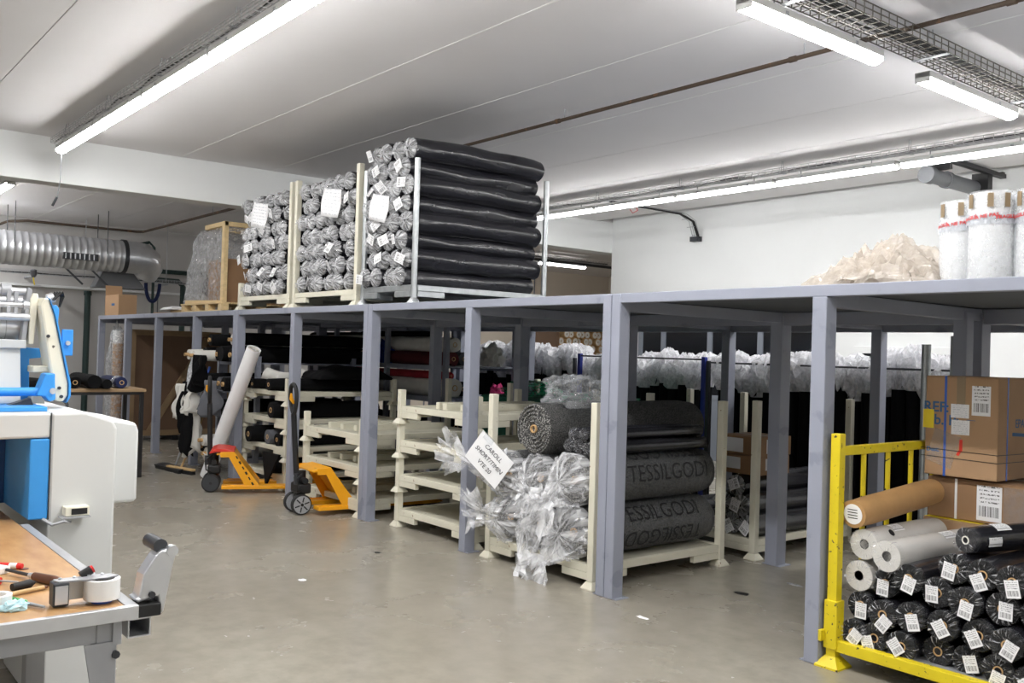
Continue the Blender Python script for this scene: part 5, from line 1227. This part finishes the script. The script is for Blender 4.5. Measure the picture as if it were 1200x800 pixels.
# platform load at the far left
pal = thing('pallet', 'wooden pallet carrying the film-wrapped crate on the platform', 'pallet', (-12.45, 5.15, ZD))
for k, y in enumerate((-.52, -.35, -.17, 0, .17, .35, .52)): MB().box(-.75, .75, y - .06, y + .06, .1, .12).build('deck_board', 'wood_pale', pal)
for y in (-.52, 0, .52):
    MB().box(-.75, .75, y - .05, y + .05, 0, .018).build('bottom_board', 'wood_pale', pal)
    for x in (-.68, -.25, .22, .68): MB().box(x - .06, x + .06, y - .05, y + .05, .018, .1).build('block', 'wood_pale', pal, bevel=.003)
fc = thing('wrapped_crate', 'film-wrapped goods in a pale wooden frame on the pallet', 'crate', (-12.45, 5.15, ZD + .12))
MB().box(-.05, .60, -.46, .46, 0, .58).build('carton_body', 'cardboard_dark', fc, bevel=.01)
for x in (-.05, .62):
    for y in (-.5, .48): 
        if x < 0 and y < 0: continue
        MB().box(x - .04, x + .04, y - .03, y + .03, -.1 if y < 0 else 0, 1.06).build('frame_post', 'wood_pale', fc, bevel=.003)
for y in (-.5, .48): MB().box(-.05, .66, y - .025, y + .025, 1.0, 1.06).build('frame_rail', 'wood_pale', fc, bevel=.003)
for x in (-.05, .62): MB().box(x - .03, x + .03, -.47, .45, 1.0, 1.06).build('frame_rail', 'wood_pale', fc, bevel=.003)
MB().bar((.62, -.5, .0), (-.7, -.52, .03), .03, .05).build('base_rail', 'wood_pale', fc)
bm = bmesh.new(); fv = []
prof = [(-.80, .0), (-.82, .18), (-.78, .42), (-.62, .66), (-.52, .92), (-.30, .98), (.05, 1.0), (.36, 1.0), (.62, .99)]
for k in range(len(prof) * 4 - 3):
    a, b = prof[k // 4], prof[min(k // 4 + 1, len(prof) - 1)]; t_ = (k % 4) / 4; x, z = a[0] + (b[0] - a[0]) * t_, a[1] + (b[1] - a[1]) * t_; row = []
    for i in range(46):
        # runs up the front face, over the top and down the rear face
        s_ = i / 45; y_, zz = (-.49, z * s_ / .35) if s_ < .35 else ((-.49 + .94 * (s_ - .35) / .3, z) if s_ < .65 else (.45, z * (1 - s_) / .35))
        d_ = .045 * noise.noise(Vector((x * 5, y_ * 4, zz * 5))) + .03 * noise.noise(Vector((x * 12, y_ * 9, zz * 11)))
        row.append(bm.verts.new((x + d_, y_ - abs(d_) * (1 if s_ < .5 else -1), max(0, zz + d_ * (s_ > .1 and s_ < .9)))))
    fv.append(row)
for a, b in zip(fv[:-1], fv[1:]):
    for i in range(45): bm.faces.new((a[i], a[i + 1], b[i + 1], b[i]))
me = bpy.data.meshes.new('film_cover'); bm.to_mesh(me); bm.free(); obj('film_cover', me, 'film', fc)
crumple('machine_part', 'fabric_grey', (-.38, -.1, .05), (.18, .3, .28), 34, sub=3, amp=.4, parent=fc)
for i, (x, y, z, w, d, h, rz, m_, lb, nm) in enumerate(((-13.55, 4.75, 0, .5, .2, .045, .1, 'wood', 'short brown plank beside the pallet', 'plank'), (-13.5, 4.95, 0, .45, .2, .1, -.05, 'wood', 'brown wooden block beside the pallet', 'wood_block'), (-14.15, 4.72, 0, .6, .2, .02, .12, 'cardboard_dark', 'flat brown board lying on the platform edge', 'board'))):
    o = MB().box(-w / 2, w / 2, -d / 2, d / 2, 0, h).build(nm, m_, bevel=.003); o.location = (x, y, ZD + z); o.rotation_euler = (0, 0, rz); tag(o, lb, 'board')
o = cloth('paper_stack', 'paper', -14.05, -13.55, 4.56, 4.8, ZD + .05, .05, 3, 'loose white sheets lying on the platform edge', cat='paper')
c = carton('cardboard_box', (-16.72, 4.76, ZD), (.80, .30, .36), 'cardboard', 'open cardboard box at the left end of the platform')
for s_, a in ((-1, .25),): MB().obox((-.42, 0, .44), (.006, .28, .2), Euler((0, -.2, 0))).build('raised_flap', 'cardboard', c)
MB().box(.0, .18, -.1525, -.15, .17, .21).build('printed_mark', 'ink_blue', c)

# wrapped rolls and plastic heap on the right of the platform
RP_ = film_mat('film_bubble', (242, 242, 246), 0.3, rough=.12, spread=.05, scale=40)
def bubble_roll(x, y, r, h, label, seed):
    t = thing('bubble_wrap_roll', label, 'plastic roll', (x, y, ZD), 0, 'standing bubble wrap rolls'); rr = random.Random(seed)
    MB().lathe([(r * .9, .005), (r, .03), (r, h - .03), (r * .9, h), (.04, h)], n=28).build('wound_film', 'white_plastic', t, smooth=True)
    vs = []; n, K = 40, 22
    for k in range(K + 1):
        for i in range(n):
            a = 2 * PI * i / n; q = r + .006 + .006 * noise.noise(Vector((math.cos(a) * 4, math.sin(a) * 4, k * .5 + seed))) ; vs.append((q * math.cos(a), q * math.sin(a), h * 1.01 * k / K))
    m = MB(); m.add(vs, [(k * n + i, k * n + (i + 1) % n, (k + 1) * n + (i + 1) % n, (k + 1) * n + i) for k in range(K) for i in range(n)]); m.build('bubble_film', 'film_bubble', t, smooth=True)
    for a in (-2.1, -1.2, -.5):
        q = MB().obox((0, 0, 0), (.03, .004, .075)).build('brown_tape', 'tape_brown', t); q.rotation_euler = (0, 0, a + PI / 2); q.location = ((r + .012) * math.cos(a), (r + .012) * math.sin(a), h - .05)
    q = MB().ring((0, 0, h * .66), (0, 0, h * .76), r + .0125, r + .011, 30).build('printed_tape', 'film', t, smooth=True)
    for j, (a0, z) in enumerate(((-2.2, .73), (-1.35, .74), (-.55, .73))):
        tm = text_mesh(('FRAGILE' if j % 2 == 0 else 'A NE PAS'), .026, extrude=0, bold=.001)
        for v in tm.vertices: u, w_ = v.co.x, v.co.y; a = a0 + u / r; v.co = Vector(((r + .014) * math.cos(a), (r + .014) * math.sin(a), h * z + w_ + u * .12))
        tm.materials.clear(); obj('lettering', tm, 'ink_red', q)
    return t
for i, (x, y) in enumerate(((-2.52, 5.30), (-2.31, 5.19), (-2.08, 5.24), (-1.85, 5.18))):
    bubble_roll(x, y, .112, .52 - .015 * (i == 0), 'standing roll of bubble film with red printed tape, %s from the plastic heap' % ORD[i], 50 + i)
m = MB()
for L_ in range(4):
    n = 44; vs = []; off = Vector((L_ * 7.7, L_ * 3.3, 1.1)); cx, cy, sx, sy, h = ((0, 0, .46, .36, .26), (-.16, .04, .34, .30, .22), (.18, -.03, .30, .30, .20), (.05, .05, .40, .32, .31))[L_]
    for j in range(n + 1):
        for i in range(n + 1):
            u, v = 2 * i / n - 1, 2 * j / n - 1; d = min(1, math.sqrt(u * u + v * v) / 1.25); p = Vector((u * 1.6, v * 1.6, 0)) + off
            rg = (1 - abs(noise.noise(p * 1.3)) * 2.2) * .5 + (1 - abs(noise.noise(p * 3.1)) * 2.2) * .22 + noise.noise(p * 7) * .1
            q = noise.noise(p * 1.1 - off * .5) * .18
            vs.append((cx + sx * (u + q), cy + sy * (v + noise.noise(p * 1.2 + off) * .18), max(.003, h * (1 - d * d) * (.55 + rg))))
    m.add(vs, [(j * (n + 1) + i, j * (n + 1) + i + 1, (j + 1) * (n + 1) + i + 1, (j + 1) * (n + 1) + i) for j in range(n) for i in range(n)])
o = m.build('plastic_heap', 'film_cream'); o.location = (-3.02, 5.36, ZD); tag(o, 'heap of creamy crumpled plastic sheeting on the platform', 'plastic')
for o in COL.objects:
    if o.name.startswith('plastic_bag'): o.data.shade_smooth()
# ---------------------------------------------------------------- ceiling and far wall services
pp = thing('sprinkler_pipe', 'thin rusty brown pipe running under the ceiling along the hall', 'pipe', (-4, 6.05, 3.95))
MB().cyl((XB, 6.05, 3.95), (XW1, 6.05, 3.95), .017, 10).build('pipe', 'pipe_rust', pp, smooth=True, world=True)
for x in (-9.9, -6.9, -4.2, -2.6, .5):
    MB().ring((x - .03, 6.05, 3.95), (x + .03, 6.05, 3.95), .023, .015, 10).build('coupling', 'pipe_rust', pp, world=True); MB().cyl((x + .1, 6.05, 3.96), (x + .1, 6.05, ZC), .006, 6).build('hanger', 'steel_grey', pp, world=True)
p2_ = thing('sprinkler_pipe', 'rusty brown pipe beyond the ceiling beam, bent at the far wall', 'pipe', (-16, 6.05, 3.9))
MB().tube([(-12.42, 6.05, 3.92), (-17.5, 6.05, 3.92), (-19.85, 6.05, 3.92), (-19.95, 5.95, 3.92), (-19.95, 3.9, 3.92), (-20.2, 3.6, 3.9), (-20.3, 3.3, 3.75)], .025, 10).build('pipe', 'pipe_rust', p2_, smooth=True, world=True)
for x in (-13.5, -16, -18.5): MB().cyl((x, 6.05, 3.93), (x, 6.05, ZC), .006, 6).build('hanger', 'steel_grey', p2_, world=True)
# spiral duct
du = thing('air_duct', 'large spiral steel air duct along the far wall', 'duct', (-18.5, 3.5, 3.25))
prof = []
seg = 0; y = -2.0
while y < 5.25: prof += [(.305, y), (.305, y + .055), (.312, y + .065), (.312, y + .085), (.305, y + .095)]; y += .12
dd = MB(); dd.lathe([(r, h) for r, h in prof], (-18.5, 0, 3.25), (0, 1, 0), 28); dd.build('duct_tube', 'alu', du, smooth=True, angle=60, world=True)
MB().ring((-18.5, 5.24, 3.25), (-18.5, 5.31, 3.25), .33, .29, 28).build('collar', 'steel_dark', du, smooth=True, world=True); MB().ring((-18.5, 5.31, 3.25), (-18.5, 5.52, 3.25), .31, .29, 28).build('collar_sleeve', 'alu', du, smooth=True, world=True)
el = [(-18.5, 5.5, 3.25), (-18.5, 5.62, 3.24), (-18.52, 5.72, 3.18), (-18.6, 5.78, 3.08), (-18.7, 5.75, 2.98)]
MB().tube(el, [.31, .31, .29, .27, .25], 24).build('elbow', 'alu', du, smooth=True, world=True)
MB().box(-18.22, -18.16, 4.15, 4.75, 3.10, 3.22).build('outlet_grille', 'steel_dark', du, world=True)
for k in range(7): MB().box(-18.165, -18.15, 4.18 + .08 * k, 4.20 + .08 * k, 3.11, 3.21).build('grille_slat', 'alu', du, world=True)
MB().prism([(5.0, 2.98), (5.55, 2.98), (5.8, 2.66), (4.85, 2.66)], lambda u, v, d: (d, u, v), -19.1, -18.75).build('plenum_box', 'plastic_grey', du, bevel=.01, world=True)
for y in (4.3, 4.75): MB().bar((-18.6, y, 2.96), (-18.6, y + .3, 2.68), .03, .03).build('support_strut', 'steel_dark', du, world=True)
for y in (.8, 2.6, 3.35, 4.9):
    for s_ in (-.34, .34): MB().cyl((-18.5 + s_, y, 3.25), (-18.5 + s_, y, ZC), .008, 6).build('hanger_rod', 'steel_dark', du, world=True)
ct = tray('cable_tray', 'grey cable ladder along the far wall below the air duct', (-19.7, -2.0, 2.88), 'y', 9.3, 2, steps=.12, w=.2, h=.06)
for y in (-1, 1.5, 4, 6.5): MB().box(-20.55, -19.6, y - .02, y + .02, 2.83, 2.87).build('wall_arm', 'steel_grey', ct); 
for ch in ct.children:
    if ch.name.startswith('wall_arm'):
        ch.data.transform(Matrix.Rotation(-PI / 2, 4, 'Z') @ Matrix.Translation((19.7, 2.0, -2.88)))
    if ch.name.startswith('hanger_rod') or ch.name.startswith('hanger_clamp'): pass
wt = thing('wall_conduit', 'white cable trunking along the far wall under the cable ladder', 'conduit', (-20.5, 3, 2.72)); MB().box(-20.55, -20.47, -3, 7.6, 2.68, 2.73).build('trunking', 'wall_white', wt, bevel=.004, world=True)
for y in (1.2, 3.6, 5.2, 6.6): MB().cyl((-20.5, y, 2.66), (-20.5, y, 1.9), .012, 8).build('drop_tube', 'plastic_grey', wt, world=True)
bl = thing('hose_reel', 'blue cable loop hanging under the cable ladder', 'cable', (-19.6, 6.2, 2.6)); MB().tube([(0, .14 * math.cos(PI + PI * k / 14), .25 - .38 * math.sin(PI * k / 14)) for k in range(15)], .035, 10).build('loop', 'fabric_navy', bl, smooth=True)
dk = thing('wall_pipe', 'dark green vertical pipe with elbow at the far wall above the platform', 'pipe', (-20.1, 7.0, 0))
MB().tube([(-20.1, 7.0, 0), (-20.1, 7.0, 2.85), (-20.1, 6.9, 2.95), (-20.1, 6.2, 2.96)], .06, 10).build('pipe', 'pipe_green', dk, smooth=True, world=True)
dk = thing('wall_pipe', 'dark green vertical pipe by the open cardboard box', 'pipe', (-20.2, 5.1, 0)); MB().cyl((-20.2, 5.1, 0), (-20.2, 5.1, 2.62), .06, 10).build('pipe', 'pipe_green', dk, smooth=True, world=True); MB().ring((-20.2, 5.1, 2.55), (-20.2, 5.1, 2.64), .075, .05, 10).build('flange', 'pipe_green', dk, world=True)
dk = thing('wall_pipe', 'thin dark pipe rising to an arch near the duct end', 'pipe', (-19.9, 6.2, 2.0)); MB().tube([(-19.9, 6.3, 2.2), (-19.9, 6.3, 3.62), (-19.9, 6.2, 3.72), (-19.9, 5.6, 3.55)], .03, 8).build('pipe', 'pipe_green', dk, smooth=True, world=True)
dk = thing('wall_pipe', 'dark horizontal pipe between the duct and the pallet load', 'pipe', (-20.2, 7, 3.1)); MB().cyl((-20.3, 5.9, 3.16), (-20.3, 8.6, 3.16), .05, 10).build('pipe', 'pipe_green', dk, smooth=True, world=True)
for y in (6.1, 6.5, 7.6): MB().ring((-20.3, y, 3.16), (-20.3, y + .06, 3.16), .065, .04, 10).build('coupling', 'pipe_green', dk, world=True)
cb = thing('pull_cord', 'thin pull cord hanging from the lamp end by the beam', 'cord', (-11.42, 2.555, 3.757)); MB().tube([(0, 0, .0), (-.02, 0, -.3), (-.06, -.02, -.52)], .005, 6).build('cord', 'plastic_grey', cb, smooth=True); MB().cyl((-.06, -.02, -.50), (-.09, -.06, -.60), .014, 8).build('grip', 'steel_dark', cb, smooth=True)
cp = thing('ceiling_socket', 'grey hanging socket fitting under the spiral duct', 'socket', (-19.3, 3.9, 2.95)); MB().lathe([(.02, .0), (.06, -.02), (.06, -.1), (.03, -.16)], n=12).build('body', 'plastic_grey', cp, smooth=True); MB().tube([(0, 0, -.16), (.02, .02, -.3)], .012, 6).build('plug', 'tape_yellow', cp)
# bent wire tray with cables, right of the stacks
bt = thing('cable_drop', 'short wire tray with black cables bending down the back wall', 'cable tray', (-10.08, 11.2, 3.98))
for dx in (-.07, -.025, .025, .07):
    MB().tube([(-10.08 + dx, 9.9, 3.99), (-10.08 + dx, 11.6, 3.99), (-10.08 + dx, 11.85, 3.9), (-10.08 + dx, 11.95, 3.66)], .005, 5).build('wire', 'steel_grey', bt, world=True)
for k in range(14):
    t_ = k / 13; y, z = (9.9 + 1.7 * t_ / .8, 3.985) if t_ < .8 else (11.6 + .35 * (t_ - .8) / .2, 3.98 - .3 * (t_ - .8) / .2)
    MB().box(-10.16, -10.0, y - .004, y + .004, z - .004, z + .004).build('cross_wire', 'steel_grey', bt, world=True)
for dx in (.05, .03, .06): MB().tube([(-10.08 + dx, 9.9, 3.975), (-10.08 + dx, 11.5, 3.97), (-10.06 + dx, 11.8, 3.88), (-10.05 + dx, 11.93, 3.62)], .012, 6).build('cable', 'cable_black', bt, smooth=True, world=True)
MB().box(-10.17, -9.99, 11.9, 12.0, 3.57, 3.65).build('junction_box', 'steel_dark', bt, bevel=.004, world=True)
for i, y in enumerate((10.3, 10.75)): MB().lathe([(.06, -.001), (.06, -.02), (.045, -.045)], (-10.25, y, ZC), n=14).build('sensor', 'white_plastic', bt, smooth=True, world=True)
MB().tube([(-10.0, 10.4, 3.98), (-9.98, 10.45, 3.9), (-10.06, 10.42, 3.86), (-10.1, 10.4, 3.92)], .006, 5).build('red_wire', 'ink_red', bt, world=True)
# grey tube heater by the wall
hx = thing('tube_heater', 'grey ceiling tube unit on a dark rail by the back wall', 'heater', (-5.3, 11.0, 3.9))
MB().cyl((-5.33, 10.35, 3.83), (-5.33, 11.55, 3.83), .085, 20).build('tube', 'plastic_grey', hx, smooth=True, world=True); MB().cyl((-5.33, 10.30, 3.83), (-5.33, 10.42, 3.83), .1, 20).build('end_cap', 'plastic_grey', hx, smooth=True, world=True); MB().ring((-5.33, 10.75, 3.83), (-5.33, 10.82, 3.83), .1, .08, 20).build('collar', 'plastic_grey', hx, smooth=True, world=True)
MB().box(-5.2, -5.13, 10.4, 11.9, 3.98, 4.03).build('rail', 'black_paint', hx, world=True); MB().box(-5.36, -5.16, 11.48, 11.6, 3.72, 4.0).build('bracket', 'black_paint', hx, bevel=.006, world=True); MB().box(-5.38, -5.15, 10.5, 10.56, 3.9, 4.0).build('bracket', 'black_paint', hx, world=True)
MB().box(-5.2, -5.13, 10.42, 10.48, 4.03, ZC).build('ceiling_fix', 'black_paint', hx, world=True); MB().box(-5.2, -5.13, 11.8, 11.86, 4.03, ZC).build('ceiling_fix', 'black_paint', hx, world=True)
# far room conduit
fr = thing('cable_conduit', 'dark conduit with round box along the far room ceiling', 'conduit', (-16.6, 14, 3.9)); MB().lathe([(.09, -.05), (.12, -.02), (.12, .02), (.09, .05)], (-16.6, 16.6, 3.86), (1, 0, 0), 16).build('round_box', 'steel_grey', fr, smooth=True, world=True); MB().cyl((-16.6, 12.5, 3.84), (-16.6, 18.5, 3.84), .035, 10).build('conduit', 'steel_dark', fr, smooth=True, world=True)
# scraps on the floor
for i, (x, y, w, h, m_, lb) in enumerate(((-4.02, 4.36, .06, .02, 'paper', 'narrow white paper strip on the floor by the platform post'), (-6.0, 3.0, .035, .03, 'paper', 'small white paper scrap on the open floor'), (-4.05, 5.4, .07, .04, 'black_paint', 'black scrap of film on the floor by the rug rack'), (-4.0, 5.95, .08, .03, 'film', 'scrap of clear film on the floor behind the post'), (-6.5, 3.9, .03, .03, 'black_paint', 'tiny dark scrap on the floor in front of the racks'))):
    o = crumple('floor_scrap', m_, (x, y, 0), (w, h, .006), 60 + i, sub=2, amp=.4, flat=-.4, label=lb, cat='scrap')
